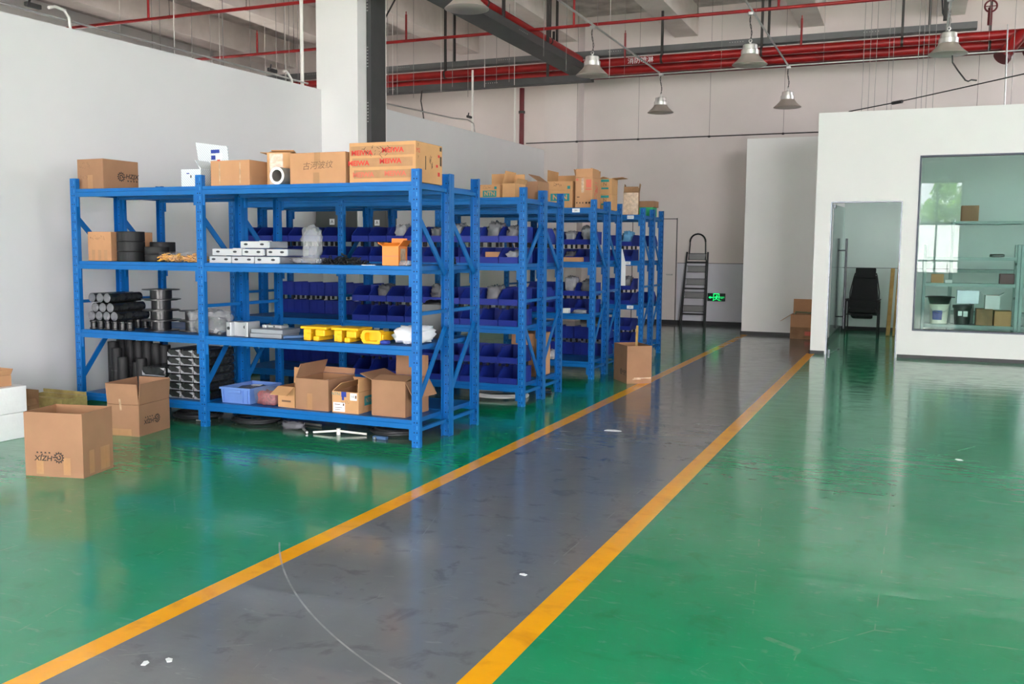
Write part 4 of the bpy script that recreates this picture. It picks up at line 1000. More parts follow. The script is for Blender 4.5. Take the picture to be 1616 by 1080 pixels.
# shelf cards on the beams
for (x, ri, lev, tx, lab) in ((-3.51,4,3,'S01','white shelf card on the top beam of the third row'),(-3.47,6,3,'A10-01','white shelf card on the top beam of the farthest row'),
                              (-3.5,6,2,'102','white shelf card on the upper beam of the farthest row'),(-3.45,6,1,'101','white shelf card on the lower beam of the farthest row')):
    t = thing('shelf_card', lab, 'label', (x,RY[ri]-.0015,LEV[lev]-.032), 0, 'shelf cards on the rack beams')
    MB().box(-.045,.045,-.001,.0005,-.022,.022).build('card', M['label'], t)
    d = MB(); add_text(d, tx, .026); d.v = [(x_,-.0018,y_) for x_,y_,_ in d.v]; d.build('lettering', M['inkf'], t)
coil('cable_coil', 'pale cable coil on the floor under the second double row', -3.74, 8.6, .3, 'wirecoil', .009, 6, 'cable', None, .95, 5)
coil('cable_coil', 'small dark cable coil under the aisle end of the second row', -3.42, 9.02, .07, 'hose', .008, 4, 'cable', None, .9, 6)

# ------------------------------------------------------------------ boxes standing on the floor
t = carton('floor_carton', 'open carton with upside-down gear logo, nearest the camera on the floor', (-4.975,4.463,0), (.408,.318,.41), .22, 'kraft', True)
decal(t, 'printed_logo', 'front', .035, .125, gear_logo(.075, True), M['ink'])
d = MB(); 
for u, w_ in ((-.07,.05),(.05,.055),(.1,.04)): decal(t, 'packing_tape', 'right', u, .09, rect(w_,.15), M['tape'], .0006)
for u in (-.1,.09): decal(t, 'packing_tape', 'front', u, .07, rect(.05,.11), M['tape'], .0006)
t = carton('floor_carton', 'open carton with taped upright flaps standing in front of the rack', (-5.585,5.69,0), (.28,.4,.243), .16, 'kraft', True, {'front':(6,.165),'right':(5,.165),'left':(5,.165),'back':(4,.165)})
decal(t, 'printed_logo', 'right', .03, .11, gear_logo(.075, True), M['ink'])
decal(t, 'packing_tape', 'front', -.02, .03, rect(.18,.05), M['tape'], .0006)
for (u, v, w_, h_, r_) in ((-.06,.34,.02,.11,.5),(.0,.36,.02,.09,-.6),(-.02,.25,.018,.1,.1)):
    d = rect(w_,h_); c, s_ = math.cos(r_), math.sin(r_); d.v = [(c*x-s_*y, s_*x+c*y, z) for x,y,z in d.v]; decal(t, 'clear_tape', 'front', u, v, d, M['gloss'], .0042)
t = carton('aisle_carton', 'open carton with gear logo standing against the yellow aisle line', (-2.846,10.3,0), (.29,.43,.418), .63, 'kraft', True, {'left':(-178,.2),'right':(-178,.2)})
decal(t, 'printed_logo', 'left', .035, .12, gear_logo(.07), M['ink']); decal(t, 'handwriting', 'left', .07, .3, scribble(MB(),.06,.05,2,31), M['inkf']); d = rect(.2,.014,0,.02,0); rect(.1,.01,0,-.05,-.012,d); decal(t, 'clear_tape', 'front', .02, .06, d, M['gloss'])
tag(MB().box(-.012,.012,-.01,.01,0,.62).build('wooden_stick', M['wood'], None, (-2.8,10.24,.012), rot=(.0,.03,0)), 'thin wooden stick poking up from the carton by the aisle line', 'stick')
# white foam boxes by the wall
for k in range(2):
    t = carton('foam_box', ['lower','upper'][k]+' white foam box of the stack at the left edge', (-6.48,4.86,.0+.2*k), (.56,.64,.198), -.06, 'foam', group='white foam boxes')
carton('carton', 'shallow tape-edged carton lying on the white foam boxes', (-6.5,4.86,.4), (.46,.5,.08), -.06, 'kraft2', True, {'left':(20,.05),'right':(20,.05),'back':(25,.05),'front':(30,.05)})
t = carton('carton', 'low brown carton with one raised flap behind the white foam boxes', (-6.62,5.42,0), (.24,.25,.17), 0, 'kraftold', True, {'back':(2,.12),'right':(-35,.06)})
tag(MB().blob(.19,.2,.15,111,.2).build('clear_bag', M['film'], None, (-6.62,5.42,.008), smooth=3), 'clear plastic bag stuffed in the low brown carton by the wall', 'plastic bag')
carton('yellowed_crate', 'yellowed board box on the floor beside the left rack post', (-6.63,5.79,0), (.5,.26,.2), 0, 'osb', True, {'back':(-3,.03),'front':(-88,.06)}, cat='box', inside='osb')
tag(MB().blob(.09,.08,.012,113,.2).build('white_rag', M['paper'], None, (-6.06,5.12,0), smooth=3), 'white scrap on the floor next to the foam boxes', 'rag')
t = carton('far_carton', 'worn carton with flaps open at the end of the aisle', (-1.63,16.92,.0), (.46,.36,.41), 0, 'kraft2', True, {'back':(3,.25),'left':(125,.21)}, inside='kraftold')
decal(t, 'worn_panel', 'front', 0, .1, rect(.45,.19), M['kraftold'], .0006); decal(t, 'printed_mark', 'front', .09, .09, rect(.16,.07), M['redinkf'])
tag(MB().tube([(-.2,-.1,.32),(-.16,-.05,.45),(.0,.0,.44),(.16,.02,.43),(.2,.0,.34)], .012, 7).build('green_strap', mat('green_strap', (120,132,96), .6), None, (-1.63,16.92,0), smooth=3), 'green strap looped over the worn carton at the aisle end', 'strap')
for k, (x, y, s_) in enumerate(((-2.174,7.331,.07),(-2.411,2.453,.012),(-2.355,2.506,.012),(-1.549,3.841,.012),(.37,7.326,.03))):
    b = MB(); b.add([(-s_,-.016-s_*.2,0),(s_*.3,-.02-s_*.1,0),(s_,.0,0),(s_*.2,.012+s_*.3,0),(-s_*.8,.01+s_*.2,0)]+[(-s_,-.016-s_*.2,.002),(s_*.3,-.02-s_*.1,.002),(s_,.0,.002),(s_*.2,.012+s_*.3,.002),(-s_*.8,.01+s_*.2,.002)], [(4,3,2,1,0),(5,6,7,8,9)]+[(i,(i+1)%5,5+(i+1)%5,5+i) for i in range(5)])
    tag(b.build('paper_scrap', M['label'], None, (x,y,.0003), rot=(0,0,.5*k)), ['white paper scrap on the grey aisle near the racks','left white speck on the grey aisle at the bottom','right white speck on the grey aisle at the bottom','white speck on grey aisle near the right yellow line','pale scrap on the green floor in front of the office'][k], 'paper scrap')

# ------------------------------------------------------------------ far end: ladder, exit sign, cabinets
t = thing('step_ladder', 'black five-step ladder with hooped handrail against the far wall', 'ladder', (-3.99,18.86,0))
def LD(x, z): return (x, .0+.13*z/1.45, z)
b = MB(); b.bar(LD(-.262,.0), LD(-.172,1.46), .024, .04, (0,1,0)); b.build('left_rail', M['black'], t)
b = MB(); b.bar(LD(.25,.0), LD(.246,1.46), .024, .04, (0,1,0)); b.build('right_rail', M['black'], t)
b = MB(); b.bar(LD(-.235,.0), LD(-.19,1.3), .02, .02, (0,1,0)); b.v = [(x,y+.035,z) for x,y,z in b.v]; b.build('rear_leg', M['black'], t)
b = MB(); b.bar(LD(.215,.0), LD(.21,1.3), .02, .02, (0,1,0)); b.v = [(x,y+.035,z) for x,y,z in b.v]; b.build('rear_leg', M['black'], t)
b = MB(); pts = [LD(-.135,1.3),LD(-.12,1.62)]+[(.035+.155*math.cos(a),.135+.0,1.665+.155*math.sin(a)) for a in [PI-PI*i/10 for i in range(11)]]+[LD(.19,1.62),LD(.2,1.3)]
b.tube(pts, .0125, 10); b.build('handrail', M['black'], t, smooth=SM)
b = MB(); b.tube([(.035+.155*math.cos(a),.135,1.665+.155*math.sin(a)) for a in [PI-PI*i/10 for i in range(11)]], .0165, 10); b.build('foam_grip', M['blackmat'], t, smooth=SM)
for k, z in enumerate((.33,.6,.865,1.12,1.37)):
    xl = -.262+.09*z/1.46; b = MB(); y = .13*z/1.45
    b.box(xl+.05,.2,y-.012,y-.004,z-.055,z+.055); b.build('tread', M['treadgrey'], t)
    b = MB()
    for zz in (-.06,.06): b.box(xl+.03,.225,y-.016,y-.002,z+zz-.006,z+zz+.006)
    for q in range(3): b.box(xl+.045,.205,y-.0145,y-.0125,z-.03+.03*q-.002,z-.03+.03*q+.002)
    b.build('tread_frame', M['black'], t)
for z in (.22,.73,1.255):
    xl = -.262+.09*z/1.46; MB().box(xl,.25,.13*z/1.45-.016,.13*z/1.45+.01,z-.016,z+.016).build('cross_bar', M['black'], t)
t = thing('exit_sign', 'lit green exit sign low on the far wall, right of the ladder', 'sign', (-3.56,YF-.0145,.5625)); 
MB().rbox(-.178,.178,-.02,0,-.079,.079,.003).build('case', M['exitdark'], t)
G = M['exitgreen']
def sg(name, mb): 
    mb.v = [(x,-.0215,y) for x,y,_ in mb.v]; mb.build(name, G, t)
d = MB(); d.add([(-.155,-.005,0),(-.115,-.035,0),(-.115,-.014,0),(-.07,-.014,0),(-.07,.006,0),(-.115,.006,0),(-.115,.025,0)], [(0,1,2,6),(2,3,4,5)]); sg('arrow', d)
d = MB(); rect(.12,.014,0,-.0,.068,d); rect(.012,.13,0,-.054,.0,d); rect(.012,.13,0,.054,.0,d); rect(.02,.012,0,-.058,-.062,d); rect(.02,.012,0,.058,-.062,d); sg('door_symbol', d)
d = MB(); d.lathe([(0,0),(.013,0)], 12, (.012,.03,0)); d.add([(-.022,.012,0),(.022,.018,0),(.014,-.022,0),(-.012,-.02,0)],[(0,1,2,3)]); d.add([(-.012,-.02,0),(.006,-.022,0),(-.022,-.058,0),(-.034,-.05,0)],[(0,1,2,3)]); d.add([(0,-.02,0),(.014,-.02,0),(.034,-.05,0),(.024,-.058,0)],[(0,1,2,3)]); d.add([(-.022,.012,0),(-.016,.0,0),(-.038,-.01,0),(-.042,-.0,0)],[(0,1,2,3)]); d.add([(.022,.018,0),(.018,.004,0),(.04,-.004,0),(.043,.006,0)],[(0,1,2,3)]); sg('running_figure', d)
d = MB(); add_text(d, '安全出口', .026, .112, .004); add_text(d, 'EXIT', .026, .108, -.022); sg('lettering', d)
d = rect(.016,.01,0,.09,-.066); sg('indicator', d)
def cabinet(label, x, y, z, w, d_, h):
    t = thing('wall_mounted_cabinet', label, 'cabinet', (x,y,z), 0, 'dark grey cabinets by the column'); t['w'],t['d'],t['h'] = w,d_,h
    MB().rbox(-w/2,w/2,-d_/2,d_/2,0,h,.004).build('body', M['cabinet'], t)
    MB().rbox(-w/2+.02,w/2-.02,-d_/2-.012,-d_/2-.0005,.02,h-.02,.003).build('door', M['cabinet'], t)
    d = rect(.075,.075); add_text(d, 'A', .06, 0, 0, 1, z=.0008); decal(t, 'letter_card', 'front', .02, .24, d, [M['label'],M['ink']], .0135)
    for u, m_ in ((-.06,'label'),(.03,'yellowitem')):
        b = MB(); b.cyl((u,-d_/2-.0125,.42),(u,-d_/2-.02,.42),.012); b.build('indicator_lamp', M[m_], t)
cabinet('dark grey cabinet with letter card on the column front, above the bins', -6.84, 10.44, 1.56, .46, .25, .6)
cabinet('dark grey cabinet with letter card right of the column, partly hidden', -6.43, 10.86, 1.56, .32, .25, .6)

# ------------------------------------------------------------------ high-bay lamps and services under the slab
ZK = 4.4
def hang(parent, x, y, z0, r=.004, sq=False, m='hanger'):
    b = MB()
    if sq: b.box(-.02,.02,-.02,.02,0,ZC-z0)
    else: b.cyl((0,0,0),(0,0,ZC-z0),r,n=6)
    b.build('hanger_rod', M[m], parent, (x,y,z0))
def lamp_proto(loc, label):
    t = thing('pendant_lamp', label, 'lamp', loc, 0, 'high-bay pendant lamps')
    MB().lathe([(.212,0),(.2145,.004),(.196,.02),(.166,.046),(.138,.074),(.116,.102),(.107,.12)], 40).build('shade', M['lampout'], t, smooth=1.2)
    b = MB(); b.lathe([(.211,.0015),(.193,.018),(.163,.043),(.134,.071),(.07,.1),(.0,.102)], 40); b.f = [f for f in b.f if len(f) == 4]; b.m = b.m[:len(b.f)]; b.build('reflector', M['lampin'], t, smooth=1.2)
    MB().lathe([(.05,.099),(.05,.075),(.035,.06),(.0,.055)], 20).build('bulb', M['label'], t, smooth=1.2)
    MB().lathe([(.104,.1205),(.104,.126),(.109,.127),(.109,.176),(.104,.18),(.092,.182),(.09,.235),(.08,.243),(.0,.246)], 32).build('housing', M['lampbody'], t, smooth=.5)
    MB().cyl((0,0,.2465),(0,0,.275),.012,n=10).build('stem', M['lampbody'], t, smooth=SM)
    b = MB(); b.tube([(.018*math.cos(a),0,.29+.018*math.sin(a)) for a in [2*PI*i/12 for i in range(12)]], .005, 6, closed=True); b.build('hook', M['lampbody'], t, smooth=SM)
    b = MB(); rnd = random.Random(int(loc[0]*100)); n = 12
    for s in (0, PI): b.tube([(.007*math.cos(q*1.1+s)+.012*math.sin(q*.55), .007*math.sin(q*1.1+s), .3+(ZK-loc[2]-.3-.014)*q/n) for q in range(n+1)], .0042, 6)
    b.build('cord', M['cord'] if loc[0] < 0 else M['wire'], t, smooth=SM)
    MB().rbox(-.035,.035,-.03,.03,ZK-loc[2]-.055,ZK-loc[2]-.0145,.006).build('junction_box', M['galv'], t)
    return t
for x, y, lab in ((-4.03,8.42,'high-bay lamp cut by the top edge, above the nearest rack'),(-3.97,12.1,'high-bay lamp hanging in front of the red pipe crossing'),(-3.94,15.66,'small far high-bay lamp against the far wall, above the rack ends'),
                  (-1.94,12.1,'high-bay lamp on the conduit above the aisle, nearer of two'),(-1.92,15.76,'small far high-bay lamp, left of the office wall top'),(.28,12.25,'large high-bay lamp hanging above the office front'),
                  (.45,2.6,'high-bay lamp above the camera, seen only as a reflection in office glass')):
    lamp_proto((x, y, 3.75), lab)
t = thing('lamp_cable', 'black cable trailing from under the lamp above the office', 'cable', (0,0,0)); MB().tube([(.33,12.27,3.74),(.335,12.27,3.66),(.4,12.27,3.56),(.48,12.27,3.45),(.51,12.27,3.435),(.54,12.27,3.45),(.6,12.27,3.44)], .009, 7).build('hanging_cord', M['cord'], t, smooth=SM)
def conduit(label, a, c, hs):
    t = thing('conduit', label, 'conduit', (0,0,0), 0, 'lighting conduits')
    MB().cyl(a, c, .0135, n=10).build('pipe', M['galv'], t, smooth=SM)
    for x, y in hs: hang(t, x, y, ZK+.0136, .0025, m='wire')
conduit('lighting conduit running towards the far wall above the racks', (-3.97,1,ZK), (-3.97,15.64,ZK), [(-3.97,y) for y in (3,6.5,9.5,12.3)])
conduit('lighting conduit running towards the far wall above the aisle', (-1.93,1,ZK), (-1.93,15.74,ZK), [(-1.93,y) for y in (3,6.5,9.5,12.4)])
conduit('lighting conduit running over the office lamp', (.29,1,ZK), (.29,15.74,ZK), [(.29,y) for y in (3,6.5,9.5,12.6)])
conduit('cross conduit carrying the two small far lamps', (-5.2,15.755,ZK), (6,15.755,ZK), [(x,15.755) for x in (-4.6,-2.98,-1.4,.9)])
def pipe(label, a, c, r, hs, m='red', risers=(), extra=None):
    t = thing('fire_pipe', label, 'pipe', (0,0,0), 0, 'red fire pipes')
    MB().cyl(a, c, r, n=20).build('pipe', M[m], t, smooth=SM)
    d = Vector(c)-Vector(a); d.normalize()
    for x, y in hs:
        hang(t, x, y, a[2]+r+.002, sq=r > .05)
        q = Vector((x,y,a[2])); MB().cyl(q-d*.02, q+d*.02, r*1.12, n=18).build('clamp', M['hanger'] if r > .05 else M[m], t, smooth=SM)
    for x, y, h in risers:
        b = MB(); b.cyl((x,y,a[2]+r*.6),(x,y,a[2]+h),.018,n=10); b.cyl((x,y,a[2]+h),(x,y,a[2]+h+.05),.009,n=8); b.build('sprinkler_riser', M[m], t, smooth=SM)
    return t
pipe('uppermost of the three red fire pipes along the far wall', (-14,16.9,4.87), (3.2,16.9,4.87), .07, [(-8.55,16.9),(-4.25,16.9),(-2.52,16.9),(-.3,16.9)], 'red', [(-4.93,16.9,.5),(-1.87,16.9,.5)])
tp = pipe('middle one of the three red fire pipes along the far wall', (-14,17.36,4.81), (3.2,17.36,4.81), .075, [(1.0,17.36)], 'red')
d = MB(); add_text(d, '消防喷淋', .12); d.v = [(x-4.62, 16.9-.0705, y+4.855) for x,y,_ in d.v]; d.build('painted_lettering', M['label'], bpy.data.objects['fire_pipe'])
pipe('lowest and darkest of the three red fire pipes along the far wall', (-14,17.7,4.80), (3.2,17.7,4.80), .07, [(-6.6,17.7),(.4,17.7)], 'red2')
pipe('red sprinkler branch pipe crossing above the lamps', (-14,13.98,4.86), (3.5,13.98,4.86), .024, [(-10.0,13.98),(-3.0,13.98),(-.2,13.98)], 'red', [(-7.79,13.98,.42),(-4.89,13.98,.4),(-1.87,13.98,.36),(-10.77,13.98,.36)])
pipe('red sprinkler branch pipe beyond the partition, nearest the camera', (-14,11.32,4.86), (-5.76,11.32,4.86), .024, [(-10.3,11.32),(-8.9,11.32)], 'red', [(-10.7,11.32,.45)])
pipe('red main pipe running towards the far wall beside the tray', (-5.74,1,4.95), (-5.74,16.8,4.95), .055, [(-5.74,y) for y in (4,8.2,12.6,15.2)], 'red')
t = pipe('red riser pipe going down the far wall behind the partition', (-7.4,18.05,0), (-7.4,18.05,4.72), .05, [], 'red2'); MB().cyl((-7.4,18.05,4.22),(-7.4,18.05,4.27),.065,n=16).build('hanger_clamp', M['hanger'], t)
t = thing('fire_pipe', 'red flanged pipe stub pointing down at the right edge', 'pipe', (0,0,0), 0, 'red fire pipes')
MB().cyl((1.36,16.35,4.74),(1.13,16.2,4.42),.1,n=20).build('pipe', M['red'], t, smooth=SM); MB().cyl((1.13,16.2,4.42),(1.1,16.18,4.38),.125,n=20).build('hanger_flange', M['red2'], t, smooth=SM)
t = thing('fire_pipe', 'second red pipe stub beside the first at the right edge', 'pipe', (0,0,0), 0, 'red fire pipes')
MB().cyl((1.85,16.35,4.76),(1.5,16.2,4.45),.1,n=20).build('pipe', M['red'], t, smooth=SM); MB().cyl((1.5,16.2,4.45),(1.47,16.18,4.42),.12,n=20).build('hanger_flange', M['red2'], t, smooth=SM)
t = thing('valve_wheel', 'red valve wheel above the pipes at the upper right', 'valve', (.95,16.6,5.25)); b = MB(); b.tube([(.085*math.cos(a),0,.085*math.sin(a)) for a in [2*PI*i/20 for i in range(20)]], .014, 8, closed=True)
b.bar((-.08,0,0),(.08,0,0),.012,.012); b.bar((0,0,-.08),(0,0,.08),.012,.012,(0,1,0)); b.build('wheel', M['red2'], t, smooth=SM); MB().cyl((0,0,0),(0,.1,0),.02).cyl((0,.1,-.26),(0,.1,.0),.035).build('hanging_stem', M['red2'], t, smooth=SM)
def tray(label, a, c, w, h, m, hs):
    t = thing('cable_tray', label, 'cable tray', (0,0,0), 0, 'cable trays under the slab')
    b = MB(); x0, x1 = sorted((a[0],c[0])); y0, y1 = sorted((a[1],c[1])); z = a[2]
    if x1-x0 > y1-y0: b.box(x0,x1,y0-w/2,y0+w/2,z,z+.004); b.box(x0,x1,y0-w/2,y0-w/2+.004,z+.004,z+h); b.box(x0,x1,y0+w/2-.004,y0+w/2,z+.004,z+h); b.box(x0,x1,y0-w/2+.004,y0+w/2-.004,z+h-.012,z+h-.008)
    else: b.box(x0-w/2,x0+w/2,y0,y1,z,z+.004); b.box(x0-w/2,x0-w/2+.004,y0,y1,z+.004,z+h); b.box(x0+w/2-.004,x0+w/2,y0,y1,z+.004,z+h); b.box(x0-w/2+.004,x0+w/2-.004,y0,y1,z+h-.012,z+h-.008)
    b.build('channel', M[m], t)
    for k, (x, y) in enumerate(hs):
        hang(t, x, y, z+h, sq=True)
    n = int(max(x1-x0,y1-y0)/2.2)
    for k in range(n):
        b = MB()
        for q in range(6):
            if x1-x0 > y1-y0: u = x0+1.1+2.2*k+.045*q; b.box(u,u+.012,y0-w/2-.0012,y0-w/2-.0002,z+h*.55,z+h*.55+.014)
            else: u = y0+1.1+2.2*k+.06*q; b.box(x0+w/2+.0002,x0+w/2+.0012,u,u+.012,z+h*.5,z+h*.5+.014)
        b.build('joint_screws', M['galv'], t)
tray('grey cable tray running across above the red fire pipes', (-13,17.2,5.045), (.8,17.2,5.045), .2, .105, 'tray', [(-8.5,17.2),(-6.35,17.2),(-2.45,17.2),(.1,17.2)])
tray('dark cable tray below the red pipes beyond the partition', (-13,16.6,4.5), (-5.44,16.6,4.5), .2, .12, 'traydark', [(-11,16.6),(-6.3,16.6)])
tray('wide dark cable tray running towards the far wall above the racks', (-5.61,1,4.6), (-5.61,16.4,4.6), .38, .12, 'traydark', [(-5.47,y) for y in (5,9.6,11.7,14.4)]+[(-5.63,y) for y in (10.3,13.0)])
t = thing('cable_tray', 'upright dark cable tray fixed to the side of the white column', 'cable tray', (-6.6,10.98,2.2), 0, 'cable trays under the slab'); MB().rbox(.001,.07,-.19,.19,0,3.5,.004).build('channel', M['traydark'], t)
for q in range(3):
    b = MB()
    for k in range(7): b.box(.01,.03,-.1912,-.1902,.9+.7*q+.04*k,.912+.7*q+.04*k)
    b.build('joint_screws', M['galv'], t)
MB().box(.0705,.074,.178,.19,0,3.5).build('pale_edge', M['pvc'], t)
# white plastic pipes and hoses along the partition top
def pvc(label, pts, r=.02, m='pvc'):
    t = thing('white_pipe', label, 'pipe', (0,0,0), 0, 'plastic pipes at the partition'); MB().tube(pts, r, 10).build('hanging_run', M[m], t, smooth=SM)
pvc('white plastic pipe rising just left of the white column', [(-7.33,10.42,2.9),(-7.33,10.42,ZC-.02)], .024)
pvc('white plastic pipe rising behind the partition below the red pipes', [(-7.33,15.56,2.9),(-7.33,15.56,4.64)])
pvc('white plastic pipe with bent top beside the red riser', [(-7.33,17.52,2.9),(-7.33,17.52,4.62),(-7.33,17.5,4.66),(-7.3,17.4,4.69),(-7.25,17.25,4.68)])
pvc('white plastic pipe standing at the upper right above office', [(1.1,15.0,3.3),(1.08,15.0,4.62)], .011, 'galv')
pvc('grey conduit lying along the partition top, left of the column', [(-7.3,-4.8,3.5),(-7.3,2,3.51),(-7.3,5.9,3.53),(-7.3,10.5,3.585)], .011, 'galv')
pvc('grey conduit lying along the partition top, right of the column', [(-7.3,11.3,3.595),(-7.3,12.3,3.61),(-7.3,14.7,3.69),(-7.3,15.3,3.74),(-7.28,15.5,3.7),(-7.28,15.6,3.45)], .011, 'galv')
pvc('pale flexible hose arching over the partition top at the far left', [(-7.24,6.44,3.59),(-7.25,6.52,3.62),(-7.25,6.62,3.61),(-7.27,6.69,3.56),(-7.27,6.71,3.4)], .014)
pvc('pale flexible hose arching over the partition top before the column', [(-7.24,9.9,3.63),(-7.24,9.95,3.645),(-7.27,10.04,3.63),(-7.27,10.11,3.57),(-7.27,10.13,3.4)], .014)
for k, (y, z) in enumerate(((6.3,3.575),(9.72,3.61),(15.3,3.785))):
    t = thing('cable_clamp', 'black cable connector on the partition top, '+['far left','just before the column','beyond the column'][k], 'connector', (-7.27,y,z), 0, 'cable connectors on the partition')
    b = MB(); b.rbox(-.02,.02,-.08,.08,-.018,.022,.006); b.build('hanging_body', M['cord'], t); MB().cyl((0,-.04,.02),(0,-.02,.07),.01).build('tail', M['cord'], t)
def hwire(label, x, y, z0, r=.0045, m='wire'):
    o = MB().cyl((0,0,0),(0,0,ZC-z0),r,n=6).build('hanging_wire', M[m], None, (x,y,z0)); tag(o, label, 'wire', 'hanging wires from the slab')
WL = [(-11.94,12),(-12.22,13),(-11.58,12.5),(-9.93,11),(-11.36,13),(-11.9,14.1),(-9.95,12),(-11.12,13.5),(-11.03,14.12),(-11.38,15),(-9.64,13),(-10.28,14.1),(-10.55,14.5),(-9.03,12.5),(-10.64,15)]
for k, (x, y) in enumerate(WL): hwire('%s thin hanging wire from the left, beyond the partition before the column' % ORD[k], x, y, 2.8, .0065 if k % 4 == 3 else .0045, 'pvc' if k % 3 == 0 else 'wire')
WM = [(-8.73,15,4.24),(-8.92,15.5,4.29),(-8.54,15,4.19),(-8.76,16,4.3),(-7.67,15,4.2),(-7.7,15.5,4.36),(-7.75,16.25,4.3),(-6.84,15,4.22),(-7.15,16.2,4.5),(-6.6,15.5,4.38),(-6.29,15,4.23),(-5.0,13,4.24),(-5.12,14.3,4.27),(-4.69,15.2,4.28)]
for k, (x, y, z) in enumerate(WM): hwire('%s thin hanging wire right of the column, counted from the left' % ORD[k], x, y, z, m='pvc' if k % 3 == 1 else 'wire')
WR = [(-.8,15.5),(-.73,16),(-.66,16.5),(-.46,16.05),(-.41,16.6),(-.04,15.5),(.03,16),(.1,16.5),(.2,16.7),(1.25,16)]
for k, (x, y) in enumerate(WR): hwire('%s thin hanging wire above the office, counted from the left' % ORD[k], x, y, 3.3)
t = thing('hanging_cable', 'dark cable dropping behind the partition right of the column', 'cable', (0,0,0)); MB().tube([(-8.8,16.4,4.5),(-8.82,16.4,4.3),(-8.78,16.4,4.1),(-8.72,16.4,3.7),(-8.7,16.4,3.2)], .012, 7).build('cord', M['cord'], t, smooth=SM)
t = thing('hanging_cable', 'dark cable slanting down beside the column top', 'cable', (0,0,0)); MB().tube([(-6.7,12,5.3),(-6.87,12,4.95),(-7.09,12,4.62),(-7.3,12,4.45)], .012, 7).build('cord', M['cord'], t, smooth=SM)
t = thing('hanging_cable', 'dark steel drop beside the office lamp cord', 'cable', (.33,16.2,5.0)); MB().rbox(-.05,.05,-.04,.04,0,1.24,.004).build('strut', M['hanger'], t); MB().tube([(-.12,-.05,1.2),(-.1,-.05,.6),(-.06,-.06,.1),(-.02,-.05,.02)], .012, 6).build('cord', M['cord'], t, smooth=SM)
t = thing('hanging_rail', 'dark horizontal wire rail hung along the far wall, with droppers', 'rail', (0,0,0)); MB().cyl((-7.28,18.0,3.615),(3,18.0,3.615),.011,n=8).build('rail', M['hanger'], t, smooth=SM)
for x in (-6.2,-4.955,-3.59,-2.25,.9):
    hang(t, x, 18.0, 3.626, .0028); MB().cyl((x-.02,18,3.612),(x+.02,18,3.612),.019,n=8).build('clip', M['cord'], t)
t = thing('hanging_cable', 'grey cable sloping up to the right above the office', 'cable', (0,0,0)); MB().tube([(-.97,15.39,3.59),(-.3,14.75,3.6),(.38,14.05,3.62),(1.14,13.03,3.61),(2.4,11.3,3.62)], .008, 7).build('cord', M['hanger'], t, smooth=SM)
MB().cyl((-.35,14.8,3.597),(-.22,14.68,3.597),.024,n=10).build('splice', M['cord'], t)

# ------------------------------------------------------------------ inside the office
t = thing('reclining_chair', 'black office recliner chair with headrest, inside the office doorway', 'chair', (-.77,18.2,0), -.03)
F = M['fabric']; L_ = lambda b, n, m=F, s=None: b.build(n, m, t, smooth=s)
def slab(w0, w1, p0, p1, th):
    # cushion between two (y, z) points with widths w0, w1
    b = MB(); d = Vector((0,p1[0]-p0[0],p1[1]-p0[1])); nrm = Vector((0,-d.z,d.y)).normalized()*th/2
    P0, P1 = Vector((0,)+p0), Vector((0,)+p1); vs = []
    for P, w in ((P0,w0),(P0+(P1-P0)*.06,w0*1.03),(P0+(P1-P0)*.94,w1*1.03),(P1,w1)):
        k = .6 if P in (P0,P1) else 1
        for sx, sn in ((-.5,-.5),(-.42,-1),(.42,-1),(.5,-.5),(.5,.5),(.42,1),(-.42,1),(-.5,.5)): vs.append(P+Vector((sx*w,0,0))+nrm*sn*k)
    fs = [(8*i+j, 8*i+(j+1)%8, 8*(i+1)+(j+1)%8, 8*(i+1)+j) for i in range(3) for j in range(8)]+[tuple(range(7,-1,-1)),tuple(range(24,32))]
    b.add(vs, fs); return b
L_(slab(.46,.5,(-.22,.44),(.2,.4),.09), 'seat', s=.6); L_(slab(.46,.5,(.19,.42),(.26,.62),.07), 'lumbar_panel', s=.6)
L_(slab(.47,.38,(.235,.6),(.36,1.05),.06), 'backrest', s=.6); L_(slab(.34,.34,(.33,1.0),(.37,1.19),.08), 'headrest', s=.6); L_(slab(.36,.34,(-.24,.36),(-.05,.31),.05), 'footrest', s=.6)
D_ = M['black']
for s in (-1, 1):
    b = MB(); b.tube([(s*.27,-.24,.0),(s*.27,-.24,.585),(s*.27,-.2,.61),(s*.27,.16,.61),(s*.27,.2,.585),(s*.27,.24,.0)], .0125, 8); b.build('leg_frame', D_, t, smooth=SM)
    MB().rbox(s*.27-.028,s*.27+.028,-.23,.15,.624,.645,.006).build('armrest', D_, t)
    b = MB(); b.tube([(s*.255,.18,.4),(s*.25,.28,.75),(s*.2,.37,1.03),(s*.18,.385,1.1)], .011, 8); b.build('back_tube', D_, t, smooth=SM)
for y, z in ((-.24,.09),(.235,.09),(-.22,.37),(.2,.37)): MB().cyl((-.257,y,z),(.257,y,z),.011,n=8).build('cross_tube', D_, t, smooth=SM)
tag(MB().box(-.032,.032,-.02,.02,0,1.25).build('wooden_plank', M['wood'], None, (-.33,18.05,0), rot=(-.3,.09,.2)), 'yellow wooden plank leaning inside the office doorway', 'plank')
tag(MB().box(-.018,.018,-.02,.02,0,1.5).build('wooden_batten', M['wood'], None, (-.235,18.02,0), rot=(-.28,.06,.1)), 'thin wooden batten leaning right of the plank in the office', 'batten')
